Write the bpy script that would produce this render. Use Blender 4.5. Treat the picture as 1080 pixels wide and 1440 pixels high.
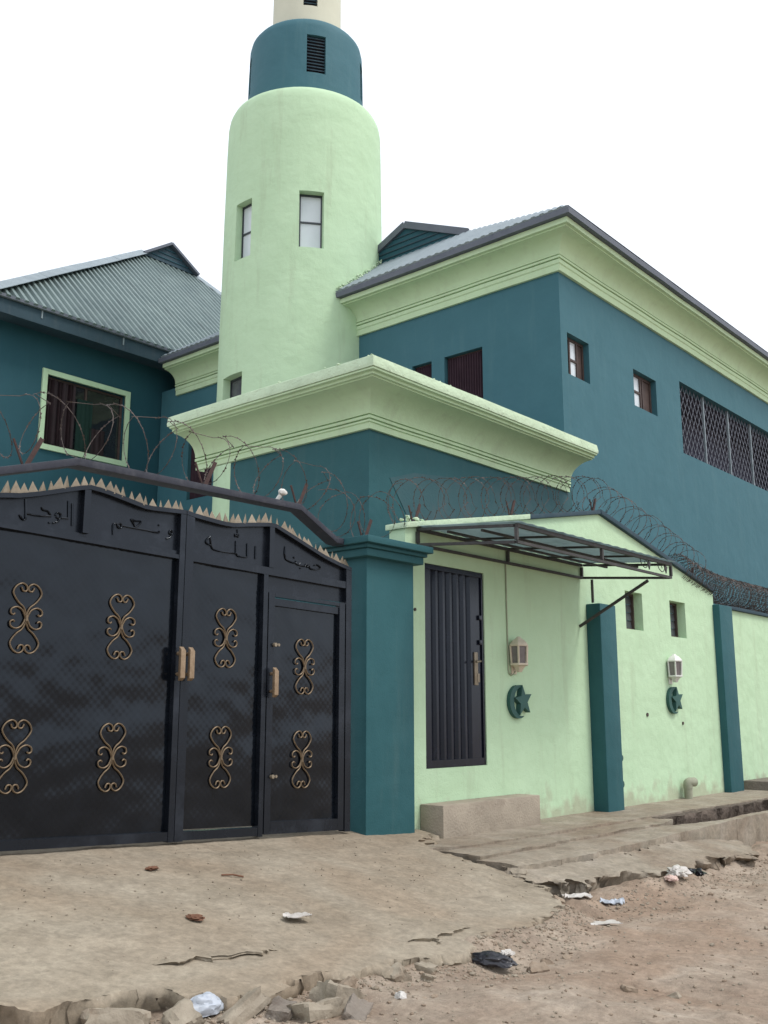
import bpy, bmesh, math, random
import numpy as np
from mathutils import Vector, Matrix, noise as mnoise
R = math.radians
random.seed(7)
for o in list(bpy.data.objects): bpy.data.objects.remove(o)
scene = bpy.context.scene
col = scene.collection

# ------------------------------------------------------------------ camera
cam = bpy.data.cameras.new("camera")
cam.sensor_fit = 'VERTICAL'; cam.sensor_height = 36.0; cam.lens = 35.0
cam.clip_start = 0.05; cam.clip_end = 2000
cam_o = bpy.data.objects.new("camera", cam); col.objects.link(cam_o)
PITCH, AZ = R(11.5066), R(40.7256)          # camera looks up a little, world X runs along the street
fwd = Vector((math.cos(AZ)*math.cos(PITCH), math.sin(AZ)*math.cos(PITCH), math.sin(PITCH)))
rgt = Vector((math.sin(AZ), -math.cos(AZ), 0))
upv = rgt.cross(fwd)
m = Matrix((rgt, upv, -fwd)).transposed().to_4x4()
cam_o.matrix_world = m                        # camera stands at the origin, eye height is z = 0
scene.camera = cam_o

# ------------------------------------------------------------------ sky, sun, exposure
SUN_EL, SUN_AZ = R(58), R(-68)               # azimuth of the sun measured from +X, counter clockwise
world = bpy.data.worlds.new("World"); scene.world = world; world.use_nodes = True
wn, wl = world.node_tree.nodes, world.node_tree.links
wn.clear()
wo = wn.new('ShaderNodeOutputWorld'); bg = wn.new('ShaderNodeBackground')
sky = wn.new('ShaderNodeTexSky'); sky.sky_type = 'NISHITA'; sky.sun_disc = False
sky.sun_elevation = SUN_EL; sky.sun_rotation = R(90) - SUN_AZ
sky.dust_density = 6.0; sky.air_density = 1.0; sky.ozone_density = 1.0
ov = wn.new('ShaderNodeMix'); ov.data_type = 'RGBA'          # thin white overcast over the blue
ov.inputs['Factor'].default_value = 0.85
ov.inputs['B'].default_value = (7.6, 8.0, 8.6, 1)
wl.new(sky.outputs['Color'], ov.inputs['A'])
wl.new(ov.outputs['Result'], bg.inputs['Color'])
bg.inputs['Strength'].default_value = 0.12
wl.new(bg.outputs['Background'], wo.inputs['Surface'])
sun = bpy.data.lights.new("sun", 'SUN'); sun.energy = 1.3; sun.angle = R(16); sun.color = (1.0, 0.97, 0.92)
sun_o = bpy.data.objects.new("sun", sun); col.objects.link(sun_o)
sd = Vector((math.cos(SUN_AZ)*math.cos(SUN_EL), math.sin(SUN_AZ)*math.cos(SUN_EL), math.sin(SUN_EL)))
sun_o.rotation_euler = sd.to_track_quat('Z', 'Y').to_euler(); sun_o.location = (4, -6, 14)
scene.render.engine = 'CYCLES'
scene.view_settings.view_transform = 'Standard'; scene.view_settings.look = 'None'
scene.view_settings.gamma = 1.0; scene.view_settings.use_curve_mapping = False
scene.view_settings.exposure = 0.5

# ------------------------------------------------------------------ materials
def base_mat(name):
    mt = bpy.data.materials.new(name); mt.use_nodes = True
    return mt, mt.node_tree.nodes, mt.node_tree.links, mt.node_tree.nodes['Principled BSDF']
def rgb(c): return (c[0], c[1], c[2], 1)
def surf(name, c1, c2=None, scale=2.0, rough=0.8, bump=0.3, bscale=40, bdist=0.01, spec=0.3, metal=0.0,
         stain=None, stain_scale=(3, 3, 0.5), stain_amt=0.3, big_bump=0.0, big_scale=3.0, stain_lo=0.52, detail=6, splash=None):
    mt, n, l, p = base_mat(name)
    tc = n.new('ShaderNodeTexCoord')
    nz = n.new('ShaderNodeTexNoise'); nz.inputs['Scale'].default_value = scale; nz.inputs['Detail'].default_value = detail
    nz.inputs['Roughness'].default_value = 0.65
    l.new(tc.outputs['Object'], nz.inputs['Vector'])
    cr = n.new('ShaderNodeValToRGB')
    c2 = c2 or tuple(x*0.85 for x in c1)
    cr.color_ramp.elements[0].position = 0.3; cr.color_ramp.elements[1].position = 0.7
    cr.color_ramp.elements[0].color = rgb(c2); cr.color_ramp.elements[1].color = rgb(c1)
    l.new(nz.outputs['Fac'], cr.inputs['Fac'])
    out = cr.outputs['Color']
    if stain:
        mp = n.new('ShaderNodeMapping'); mp.inputs['Scale'].default_value = stain_scale
        l.new(tc.outputs['Object'], mp.inputs['Vector'])
        n2 = n.new('ShaderNodeTexNoise'); n2.inputs['Scale'].default_value = 1.0; n2.inputs['Detail'].default_value = 7
        n2.inputs['Roughness'].default_value = 0.7
        l.new(mp.outputs['Vector'], n2.inputs['Vector'])
        mr = n.new('ShaderNodeMapRange'); mr.inputs['From Min'].default_value = stain_lo; mr.inputs['From Max'].default_value = stain_lo+0.22
        mr.inputs['To Max'].default_value = stain_amt
        l.new(n2.outputs['Fac'], mr.inputs['Value'])
        mx = n.new('ShaderNodeMix'); mx.data_type = 'RGBA'; mx.inputs['B'].default_value = rgb(stain)
        l.new(mr.outputs['Result'], mx.inputs['Factor']); l.new(out, mx.inputs['A']); out = mx.outputs['Result']
    if splash:                                   # red soil thrown up by rain on the foot of the wall
        sx = n.new('ShaderNodeSeparateXYZ'); l.new(tc.outputs['Object'], sx.inputs[0])
        n3 = n.new('ShaderNodeTexNoise'); n3.inputs['Scale'].default_value = 4.5; n3.inputs['Detail'].default_value = 8; l.new(tc.outputs['Object'], n3.inputs['Vector'])
        ad = n.new('ShaderNodeMath'); ad.operation = 'MULTIPLY_ADD'; ad.inputs[1].default_value = -0.9; l.new(n3.outputs['Fac'], ad.inputs[0]); l.new(sx.outputs['Z'], ad.inputs[2])
        m3 = n.new('ShaderNodeMapRange'); m3.inputs['From Min'].default_value = -0.42; m3.inputs['From Max'].default_value = -0.22; m3.inputs['To Min'].default_value = 0.6; m3.inputs['To Max'].default_value = 0.0
        l.new(ad.outputs[0], m3.inputs['Value'])
        x3 = n.new('ShaderNodeMix'); x3.data_type = 'RGBA'; x3.inputs['B'].default_value = rgb(splash)
        l.new(m3.outputs['Result'], x3.inputs['Factor']); l.new(out, x3.inputs['A']); out = x3.outputs['Result']
    l.new(out, p.inputs['Base Color'])
    p.inputs['Roughness'].default_value = rough; p.inputs['Metallic'].default_value = metal
    p.inputs['Specular IOR Level'].default_value = spec
    nb = n.new('ShaderNodeTexNoise'); nb.inputs['Scale'].default_value = bscale; nb.inputs['Detail'].default_value = 5
    l.new(tc.outputs['Object'], nb.inputs['Vector'])
    b = n.new('ShaderNodeBump'); b.inputs['Strength'].default_value = bump; b.inputs['Distance'].default_value = bdist
    l.new(nb.outputs['Fac'], b.inputs['Height'])
    last = b
    if big_bump:
        nb2 = n.new('ShaderNodeTexNoise'); nb2.inputs['Scale'].default_value = big_scale; nb2.inputs['Detail'].default_value = 2
        l.new(tc.outputs['Object'], nb2.inputs['Vector'])
        b2 = n.new('ShaderNodeBump'); b2.inputs['Strength'].default_value = 1.0; b2.inputs['Distance'].default_value = big_bump
        l.new(nb2.outputs['Fac'], b2.inputs['Height']); l.new(b.outputs['Normal'], b2.inputs['Normal']); last = b2
    l.new(last.outputs['Normal'], p.inputs['Normal'])
    return mt
LG = (0.505, 0.68, 0.465)
M = {}
M['lime'] = surf('lime_plaster', LG, (0.46, 0.63, 0.42), 1.6, 0.85, 0.6, 55, 0.007, 0.2, splash=(0.36, 0.33, 0.24), stain=(0.36, 0.43, 0.29), stain_amt=0.5, stain_scale=(3.5, 3.5, 0.4), stain_lo=0.54, big_bump=0.02, big_scale=4)
M['lime_cornice'] = surf('lime_cornice_paint', (0.53, 0.69, 0.455), (0.485, 0.635, 0.415), 1.5, 0.85, 0.4, 45, 0.006, 0.2, stain=(0.37, 0.43, 0.30), stain_amt=0.4, stain_scale=(4, 4, 1.2), big_bump=0.012, big_scale=5)
M['lime_worn'] = surf('lime_worn_coping', (0.56, 0.69, 0.50), (0.47, 0.59, 0.42), 3, 0.9, 0.8, 35, 0.012, 0.2, stain=(0.26, 0.28, 0.21), stain_scale=(6, 6, 14), stain_amt=0.55, stain_lo=0.55, big_bump=0.02, big_scale=8)
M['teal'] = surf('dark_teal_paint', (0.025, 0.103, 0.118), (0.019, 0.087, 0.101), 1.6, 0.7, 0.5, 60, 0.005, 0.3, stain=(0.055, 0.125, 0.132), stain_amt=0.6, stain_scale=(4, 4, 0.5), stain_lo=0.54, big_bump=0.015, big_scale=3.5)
M['teal_hazed'] = surf('hazed_teal_paint', (0.047, 0.142, 0.175), (0.039, 0.126, 0.157), 1.3, 0.7, 0.4, 60, 0.005, 0.3, stain=(0.070, 0.165, 0.190), stain_amt=0.6, stain_scale=(3.5, 3.5, 0.4), stain_lo=0.54, big_bump=0.015, big_scale=3)  # veil of haze mixed into the base colour, paler and greyer than teal
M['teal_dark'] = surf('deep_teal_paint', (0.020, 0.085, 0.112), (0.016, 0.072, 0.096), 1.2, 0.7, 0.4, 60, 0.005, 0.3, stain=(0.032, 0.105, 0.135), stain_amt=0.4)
M['cream'] = surf('cream_plaster', (0.62, 0.62, 0.50), (0.57, 0.57, 0.46), 2, 0.85, 0.4, 55, 0.005, 0.2)
M['fascia'] = surf('dark_fascia_board', (0.034, 0.068, 0.090), (0.025, 0.052, 0.072), 3, 0.7, 0.3, 30, 0.006, 0.3, stain=(0.07, 0.09, 0.10), stain_scale=(9, 9, 1.2), stain_amt=0.6)
M['edge'] = surf('roof_edge_trim', (0.12, 0.135, 0.165), (0.085, 0.10, 0.13), 3, 0.5, 0.2, 30, 0.004, 0.4)
M['roof'] = surf('weathered_metal_roof', (0.20, 0.26, 0.25), (0.13, 0.18, 0.18), 1.6, 0.5, 0.15, 20, 0.004, 0.5, metal=0.35, stain=(0.10, 0.13, 0.13), stain_scale=(5, 0.8, 0.8), stain_amt=0.6)
M['ridge'] = surf('pale_ridge_metal', (0.27, 0.32, 0.345), (0.20, 0.245, 0.27), 4, 0.55, 0.2, 20, 0.004, 0.4, metal=0.3)
M['black_metal'] = surf('black_gate_paint', (0.0035, 0.005, 0.008), (0.0025, 0.0035, 0.0055), 4, 0.15, 0.05, 60, 0.002, 0.40, stain=(0.014, 0.019, 0.027), stain_amt=0.4, stain_scale=(2.2, 2.2, 3.0), stain_lo=0.52, big_bump=0.035, big_scale=1.7)
M['gate_frame'] = surf('dusty_gate_frame_paint', (0.010, 0.0125, 0.018), (0.006, 0.0075, 0.011), 3, 0.26, 0.12, 60, 0.002, 0.36, stain=(0.036, 0.042, 0.054), stain_amt=0.5, stain_scale=(3, 3, 3))
M['door_metal'] = surf('dark_door_paint', (0.005, 0.006, 0.014), (0.003, 0.004, 0.009), 5, 0.22, 0.08, 40, 0.003, 0.42, stain=(0.04, 0.04, 0.065), stain_amt=0.3, stain_scale=(9, 9, 3))
M['beam'] = surf('grey_black_beam', (0.040, 0.044, 0.060), (0.028, 0.031, 0.044), 6, 0.6, 0.3, 40, 0.006, 0.3, stain=(0.12, 0.12, 0.13), stain_amt=0.4, stain_scale=(8, 8, 8))
M['gold'] = surf('dull_gold_paint', (0.21, 0.155, 0.095), (0.13, 0.09, 0.055), 18, 0.45, 0.3, 60, 0.002, 0.5, metal=0.4)
M['spike'] = surf('bare_spike_metal', (0.31, 0.26, 0.19), (0.19, 0.155, 0.11), 30, 0.5, 0.3, 80, 0.002, 0.5, metal=0.3)
M['wood'] = surf('brass_handle', (0.36, 0.265, 0.175), (0.22, 0.15, 0.09), 25, 0.4, 0.3, 60, 0.002, 0.5, metal=0.35)
M['rust'] = surf('rusty_iron', (0.075, 0.042, 0.036), (0.05, 0.03, 0.03), 20, 0.8, 0.5, 60, 0.003, 0.3)
M['brown_frame'] = surf('brown_window_frame', (0.085, 0.058, 0.050), (0.05, 0.035, 0.032), 12, 0.6, 0.3, 60, 0.003, 0.3)
M['dark_frame'] = surf('dark_aluminium_frame', (0.035, 0.045, 0.055), None, 12, 0.4, 0.1, 60, 0.002, 0.5)
M['awning_steel'] = surf('brown_awning_steel', (0.062, 0.062, 0.062), (0.040, 0.038, 0.038), 14, 0.7, 0.4, 60, 0.003, 0.35, stain=(0.11, 0.08, 0.065), stain_scale=(14, 14, 14), stain_amt=0.4)
M['awning_sheet'] = surf('grey_awning_sheet', (0.42, 0.50, 0.51), (0.33, 0.41, 0.42), 3, 0.55, 0.2, 20, 0.003, 0.4, stain=(0.10, 0.12, 0.13), stain_scale=(3, 6, 3), stain_amt=0.6)
M['wire'] = surf('weathered_razor_wire', (0.125, 0.10, 0.09), (0.065, 0.05, 0.045), 20, 0.55, 0.1, 60, 0.001, 0.4, metal=0.4)
M['white_plastic'] = surf('white_plastic', (0.72, 0.72, 0.68), (0.62, 0.62, 0.58), 12, 0.45, 0.1, 40, 0.002, 0.4)
M['cream_plastic'] = surf('dusty_cream_plastic', (0.66, 0.58, 0.46), (0.52, 0.45, 0.35), 16, 0.55, 0.2, 40, 0.002, 0.4)
M['lamp_glass'] = surf('smoky_lamp_glass', (0.22, 0.20, 0.20), (0.15, 0.13, 0.13), 6, 0.15, 0.0, 40, 0.001, 0.5)
M['white_glass'] = surf('curtained_pane', (0.62, 0.68, 0.72), (0.55, 0.61, 0.65), 2, 0.12, 0.0, 20, 0.001, 0.6)
M['dark_glass'] = surf('dark_window_glass', (0.018, 0.020, 0.024), (0.012, 0.013, 0.017), 3, 0.08, 0.0, 20, 0.001, 0.6, big_bump=0.01, big_scale=2)
M['grey_glass'] = surf('dusty_louvre_glass', (0.10, 0.11, 0.12), (0.06, 0.065, 0.075), 6, 0.2, 0.0, 20, 0.001, 0.5)
M['curtain'] = surf('maroon_curtain', (0.052, 0.030, 0.040), (0.034, 0.019, 0.027), 5, 0.9, 0.2, 30, 0.004, 0.2)
M['curtain_dim'] = surf('dark_red_curtain', (0.024, 0.012, 0.015), (0.015, 0.008, 0.010), 5, 0.6, 0.2, 30, 0.004, 0.3)
M['curtain_green'] = surf('green_curtain', (0.013, 0.036, 0.030), None, 5, 0.9, 0.2, 30, 0.004, 0.2)
M['interior'] = surf('dim_interior', (0.075, 0.075, 0.105), None, 1, 0.9, 0.1, 20, 0.004, 0.1)
M['grille'] = surf('galvanised_grille', (0.22, 0.235, 0.28), (0.16, 0.175, 0.21), 10, 0.5, 0.1, 40, 0.002, 0.4, metal=0.3)
M['concrete'] = surf('bare_concrete', (0.40, 0.345, 0.275), (0.29, 0.25, 0.20), 3.5, 0.92, 0.7, 45, 0.012, 0.2, stain=(0.15, 0.11, 0.085), stain_scale=(2.5, 2.5, 3), stain_amt=0.6, detail=9)
M['concrete_pale'] = surf('courtyard_bounce_cement', (0.46, 0.43, 0.38), (0.38, 0.35, 0.31), 2, 0.9, 0.4, 40, 0.01, 0.2)
M['grey_concrete'] = surf('old_grey_concrete', (0.25, 0.215, 0.18), (0.15, 0.13, 0.11), 5, 0.95, 0.9, 30, 0.02, 0.2, stain=(0.10, 0.07, 0.055), stain_scale=(4, 4, 5), stain_amt=0.7, detail=9)
M['drain_stone'] = surf('damp_drain_masonry', (0.17, 0.135, 0.11), (0.075, 0.058, 0.048), 6, 0.95, 0.9, 25, 0.03, 0.2, stain=(0.04, 0.032, 0.028), stain_scale=(7, 7, 3), stain_amt=0.7, detail=9)
M['stone'] = surf('pale_rubble_stone', (0.35, 0.305, 0.240), (0.23, 0.195, 0.15), 8, 0.95, 0.8, 40, 0.01, 0.2, stain=(0.17, 0.10, 0.06), stain_scale=(7, 7, 7), stain_amt=0.6)
M['brown_stone'] = surf('reddish_rubble_stone', (0.31, 0.25, 0.19), (0.22, 0.165, 0.12), 9, 0.95, 0.8, 40, 0.01, 0.2)
M['crescent'] = surf('green_emblem_paint', (0.035, 0.105, 0.092), (0.028, 0.085, 0.076), 8, 0.6, 0.3, 50, 0.003, 0.3)
M['pvc'] = surf('grimy_pvc', (0.34, 0.35, 0.26), (0.24, 0.24, 0.18), 10, 0.6, 0.2, 40, 0.002, 0.3)
M['black_bag'] = surf('black_plastic_film', (0.018, 0.018, 0.024), None, 8, 0.28, 0.6, 18, 0.02, 0.5)
M['white_bag'] = surf('white_plastic_film', (0.58, 0.56, 0.53), (0.44, 0.40, 0.36), 9, 0.4, 0.5, 18, 0.015, 0.4)
M['blue_bag'] = surf('pale_blue_plastic_film', (0.46, 0.50, 0.57), (0.35, 0.38, 0.42), 9, 0.4, 0.5, 18, 0.015, 0.4)
M['pink_bag'] = surf('pinkish_litter', (0.66, 0.50, 0.44), (0.52, 0.36, 0.31), 12, 0.6, 0.4, 18, 0.01, 0.3)
M['leaf'] = surf('dry_leaf', (0.20, 0.10, 0.06), (0.12, 0.06, 0.04), 12, 0.8, 0.4, 30, 0.004, 0.2)
M['cable'] = surf('wall_cable', (0.33, 0.36, 0.26), None, 12, 0.6, 0.1, 30, 0.002, 0.3)
M['patch'] = surf('grey_teal_patch', (0.062, 0.120, 0.134), (0.045, 0.108, 0.124), 2.0, 0.9, 0.6, 45, 0.008, 0.2, stain=(0.10, 0.11, 0.125), stain_scale=(2, 2, 2), stain_amt=0.6)

def translucent(mt, amt):
    n, l = mt.node_tree.nodes, mt.node_tree.links; p = n['Principled BSDF']; out = n['Material Output']
    t = n.new('ShaderNodeBsdfTranslucent'); mx = n.new('ShaderNodeMixShader'); mx.inputs[0].default_value = amt
    l.new(p.inputs['Base Color'].links[0].from_socket, t.inputs['Color'])
    l.new(p.outputs[0], mx.inputs[1]); l.new(t.outputs[0], mx.inputs[2]); l.new(mx.outputs[0], out.inputs['Surface'])
for k_ in ('black_metal', 'door_metal', 'gate_frame'): M[k_].node_tree.nodes['Principled BSDF'].inputs['Specular Tint'].default_value = (0.80, 0.89, 1.0, 1)
translucent(M['awning_sheet'], 0.6)          # aged fibreglass lets daylight through
def chequer_paint():
    mt = M['black_metal'].copy(); mt.name = 'embossed_black_sheet'
    n, l = mt.node_tree.nodes, mt.node_tree.links
    p = n['Principled BSDF']; old = p.inputs['Normal'].links[0].from_socket
    tc = n.new('ShaderNodeTexCoord'); hs = []
    for a in (1, -1):
        cx = n.new('ShaderNodeVectorMath'); cx.operation = 'DOT_PRODUCT'; cx.inputs[1].default_value = (105*a, 0, 105)
        l.new(tc.outputs['Object'], cx.inputs[0])
        s = n.new('ShaderNodeMath'); s.operation = 'SINE'; l.new(cx.outputs['Value'], s.inputs[0]); hs.append(s)
    mu = n.new('ShaderNodeMath'); mu.operation = 'ADD'
    l.new(hs[0].outputs[0], mu.inputs[0]); l.new(hs[1].outputs[0], mu.inputs[1])
    b = n.new('ShaderNodeBump'); b.inputs['Strength'].default_value = 0.032; b.inputs['Distance'].default_value = 0.003
    l.new(mu.outputs[0], b.inputs['Height']); l.new(old, b.inputs['Normal']); l.new(b.outputs['Normal'], p.inputs['Normal'])
    return mt
M['sheet'] = chequer_paint()

def dirt_mat(name, cols, sc, bump):
    mt, n, l, p = base_mat(name)
    tc = n.new('ShaderNodeTexCoord')
    def nz(s, d=8, r=0.65, dist=0.0):
        t = n.new('ShaderNodeTexNoise'); t.inputs['Scale'].default_value = s; t.inputs['Detail'].default_value = d
        t.inputs['Roughness'].default_value = r; t.inputs['Distortion'].default_value = dist
        l.new(tc.outputs['Object'], t.inputs['Vector']); return t
    a = nz(sc); cr = n.new('ShaderNodeValToRGB'); e = cr.color_ramp.elements
    e[0].position = 0.28; e[0].color = rgb(cols[0]); e[1].position = 0.72; e[1].color = rgb(cols[2])
    k = cr.color_ramp.elements.new(0.5); k.color = rgb(cols[1])
    l.new(a.outputs['Fac'], cr.inputs['Fac'])
    b_ = nz(sc*0.35, 4, 0.5, 0.6); mr = n.new('ShaderNodeMapRange'); mr.inputs['From Min'].default_value = 0.45; mr.inputs['From Max'].default_value = 0.62
    mr.inputs['To Max'].default_value = 0.6; l.new(b_.outputs['Fac'], mr.inputs['Value'])
    mx = n.new('ShaderNodeMix'); mx.data_type = 'RGBA'; mx.inputs['B'].default_value = rgb(cols[3])
    l.new(mr.outputs['Result'], mx.inputs['Factor']); l.new(cr.outputs['Color'], mx.inputs['A'])
    v = n.new('ShaderNodeTexVoronoi'); v.inputs['Scale'].default_value = 55; l.new(tc.outputs['Object'], v.inputs['Vector'])
    sp = n.new('ShaderNodeMapRange'); sp.inputs['From Min'].default_value = 0.12; sp.inputs['From Max'].default_value = 0.2
    sp.inputs['To Min'].default_value = 0.45; sp.inputs['To Max'].default_value = 0.0; l.new(v.outputs['Distance'], sp.inputs['Value'])
    g = nz(14, 3); gm = n.new('ShaderNodeMapRange'); gm.inputs['From Min'].default_value = 0.52; gm.inputs['From Max'].default_value = 0.62
    l.new(g.outputs['Fac'], gm.inputs['Value'])
    mm = n.new('ShaderNodeMath'); mm.operation = 'MULTIPLY'; l.new(sp.outputs['Result'], mm.inputs[0]); l.new(gm.outputs['Result'], mm.inputs[1])
    mx2 = n.new('ShaderNodeMix'); mx2.data_type = 'RGBA'; mx2.inputs['B'].default_value = rgb(cols[4])
    l.new(mm.outputs[0], mx2.inputs['Factor']); l.new(mx.outputs['Result'], mx2.inputs['A'])
    fn = nz(26, 10, 0.8); fr_ = n.new('ShaderNodeMapRange'); fr_.inputs['From Min'].default_value = 0.3; fr_.inputs['From Max'].default_value = 0.7
    fr_.inputs['To Min'].default_value = 0.72; fr_.inputs['To Max'].default_value = 1.24; l.new(fn.outputs['Fac'], fr_.inputs['Value'])
    mid = nz(6.5, 6, 0.7, 0.3); fm = n.new('ShaderNodeMapRange'); fm.inputs['From Min'].default_value = 0.35; fm.inputs['From Max'].default_value = 0.65
    fm.inputs['To Min'].default_value = 0.86; fm.inputs['To Max'].default_value = 1.12; l.new(mid.outputs['Fac'], fm.inputs['Value'])
    mlt = n.new('ShaderNodeMath'); mlt.operation = 'MULTIPLY'; l.new(fr_.outputs['Result'], mlt.inputs[0]); l.new(fm.outputs['Result'], mlt.inputs[1])
    vm = n.new('ShaderNodeVectorMath'); vm.operation = 'SCALE'; l.new(mx2.outputs['Result'], vm.inputs[0]); l.new(mlt.outputs[0], vm.inputs['Scale'])
    l.new(vm.outputs['Vector'], p.inputs['Base Color'])
    p.inputs['Roughness'].default_value = 0.95; p.inputs['Specular IOR Level'].default_value = 0.15
    f = nz(38, 9, 0.75); b = n.new('ShaderNodeBump'); b.inputs['Strength'].default_value = bump; b.inputs['Distance'].default_value = 0.02
    l.new(f.outputs['Fac'], b.inputs['Height']); l.new(b.outputs['Normal'], p.inputs['Normal'])
    return mt
M['dirt'] = dirt_mat('reddish_dirt', [(0.28, 0.215, 0.165), (0.365, 0.295, 0.23), (0.44, 0.37, 0.30), (0.29, 0.20, 0.14), (0.52, 0.47, 0.40)], 2.6, 0.9)
M['apron'] = dirt_mat('dusty_cement_screed', [(0.235, 0.198, 0.147), (0.29, 0.248, 0.190), (0.34, 0.297, 0.232), (0.27, 0.21, 0.15), (0.42, 0.385, 0.325)], 2.2, 0.35)
M['slab'] = dirt_mat('old_pavement_cement', [(0.24, 0.20, 0.155), (0.30, 0.26, 0.205), (0.36, 0.315, 0.26), (0.22, 0.165, 0.12), (0.42, 0.39, 0.33)], 3.0, 0.5)

# ------------------------------------------------------------------ helpers
def wloc(o):
    v = Vector((0, 0, 0))
    while o is not None: v = v + o.location; o = o.parent
    return v
class MB:
    """collects shapes in world coordinates; build() links them as ONE mesh object"""
    def __init__(s): s.v = []; s.f = []
    def add(s, vs, fs):
        k = len(s.v); s.v += [tuple(p) for p in vs]; s.f += [tuple(i+k for i in f) for f in fs]; return s
    def box(s, x0, x1, y0, y1, z0, z1):
        return s.add([(x0,y0,z0),(x1,y0,z0),(x1,y1,z0),(x0,y1,z0),(x0,y0,z1),(x1,y0,z1),(x1,y1,z1),(x0,y1,z1)],
                     [(0,3,2,1),(4,5,6,7),(0,1,5,4),(1,2,6,5),(2,3,7,6),(3,0,4,7)])
    def bar(s, a, b, w, h, up=(0,0,1)):
        a, b = Vector(a), Vector(b); d = (b-a).normalized(); u = Vector(up)
        if abs(d.dot(u)) > 0.98: u = Vector((0,1,0))
        x = d.cross(u).normalized()*w/2; y = x.cross(d).normalized()*h/2
        vs = [p+i*x+j*y for p in (a,b) for i,j in ((-1,-1),(1,-1),(1,1),(-1,1))]
        return s.add(vs, [(3,2,1,0),(4,5,6,7),(0,1,5,4),(1,2,6,5),(2,3,7,6),(3,0,4,7)])
    def tube(s, pts, r, n=6, closed=False, r2=None):
        pts = [Vector(p) for p in pts]; k = len(pts); rings = []; prev = None
        for i, p in enumerate(pts):
            a = pts[i-1] if (i > 0 or closed) else p; b = pts[(i+1) % k] if (i < k-1 or closed) else p
            d = (b-a); d = d.normalized() if d.length > 1e-9 else Vector((0,0,1))
            if prev is None:
                u = Vector((0,0,1)) if abs(d.z) < 0.9 else Vector((1,0,0)); x = d.cross(u).normalized()
            else:
                x = (prev - d*prev.dot(d)); x = x.normalized() if x.length > 1e-6 else d.orthogonal().normalized()
            prev = x; y = d.cross(x); rr = r if r2 is None else r+(r2-r)*i/(k-1)
            rings.append([p+(x*math.cos(t)+y*math.sin(t))*rr for t in [2*math.pi*j/n for j in range(n)]])
        vs = [q for g in rings for q in g]; fs = []
        for i in range(k if closed else k-1):
            a, b = i*n, ((i+1) % k)*n
            for j in range(n): fs.append((a+j, a+(j+1) % n, b+(j+1) % n, b+j))
        if not closed: fs += [tuple(reversed(range(n))), tuple(range((k-1)*n, k*n))]
        return s.add(vs, fs)
    def extrude(s, poly, fr, d0, d1):
        """poly: 2-D outline, fr(a,b,d)->xyz"""
        n = len(poly); vs = [fr(a,b,d0) for a,b in poly]+[fr(a,b,d1) for a,b in poly]
        fs = [tuple(range(n)), tuple(reversed(range(n, 2*n)))]+[(i, i+n, (i+1) % n+n, (i+1) % n) for i in range(n)]
        return s.add(vs, fs)
    def wall(s, fr, us, zs, holes, t, back=False, ends=True, topf=None):
        """sheet of wall with real openings; fr(u,z,d) -> xyz, d = depth into the wall"""
        for h in holes: us = us+[h[0],h[1]]; zs = zs+[h[2],h[3]]
        us = sorted(set(round(u,5) for u in us)); zs = sorted(set(round(z,5) for z in zs))
        def P(i, j, d):
            z = zs[j]
            if topf and j == len(zs)-1: z = topf(us[i])
            return fr(us[i], z, d)
        def inhole(i, j):
            if i < 0 or j < 0 or i >= len(us)-1 or j >= len(zs)-1: return None
            u, z = (us[i]+us[i+1])/2, (zs[j]+zs[j+1])/2
            return any(h[0] < u < h[1] and h[2] < z < h[3] for h in holes)
        for i in range(len(us)-1):
            for j in range(len(zs)-1):
                if inhole(i,j): 
                    for (ni,nj,a,b) in ((i-1,j,(i,j),(i,j+1)),(i+1,j,(i+1,j+1),(i+1,j)),(i,j-1,(i+1,j),(i,j)),(i,j+1,(i,j+1),(i+1,j+1))):
                        if inhole(ni,nj) is False:
                            s.add([P(*a,0),P(*b,0),P(*b,t),P(*a,t)], [(0,1,2,3)])
                    continue
                s.add([P(i,j,0),P(i+1,j,0),P(i+1,j+1,0),P(i,j+1,0)], [(0,1,2,3)])
                if back: s.add([P(i,j,t),P(i,j+1,t),P(i+1,j+1,t),P(i+1,j,t)], [(0,1,2,3)])
        if ends:
            for j in range(len(zs)-1):
                for i in (0, len(us)-1): s.add([P(i,j,0),P(i,j+1,0),P(i,j+1,t),P(i,j,t)], [(0,1,2,3)])
            for i in range(len(us)-1):
                for j in (0, len(zs)-1): s.add([P(i,j,0),P(i+1,j,0),P(i+1,j,t),P(i,j,t)], [(0,1,2,3)])
        return s
    def build(s, name, mat, parent=None, smooth=None, bevel=0.0, merge=False, recalc=True, label=None):
        o_ = wloc(parent) if parent is not None else Vector((0,0,0))
        me = bpy.data.meshes.new(name)
        me.from_pydata([(x-o_.x, y-o_.y, z-o_.z) for x,y,z in s.v], [], s.f)
        bm = bmesh.new(); bm.from_mesh(me)
        if merge or bevel: bmesh.ops.remove_doubles(bm, verts=bm.verts, dist=1e-5)
        if bevel:
            ed = [e for e in bm.edges if len(e.link_faces) == 2 and e.calc_face_angle(0) > 0.5]
            bmesh.ops.bevel(bm, geom=ed, offset=bevel, segments=2, affect='EDGES', profile=0.6, clamp_overlap=True)
        if recalc: bmesh.ops.recalc_face_normals(bm, faces=bm.faces)
        bm.to_mesh(me); bm.free()
        if smooth or bevel:
            me.shade_smooth(); me.set_sharp_from_angle(angle=R(smooth if smooth else 35))
        me.materials.append(M[mat] if isinstance(mat, str) else mat)
        o = bpy.data.objects.new(name, me); col.objects.link(o); o.parent = parent
        if label: o['label'] = label
        return o
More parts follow.
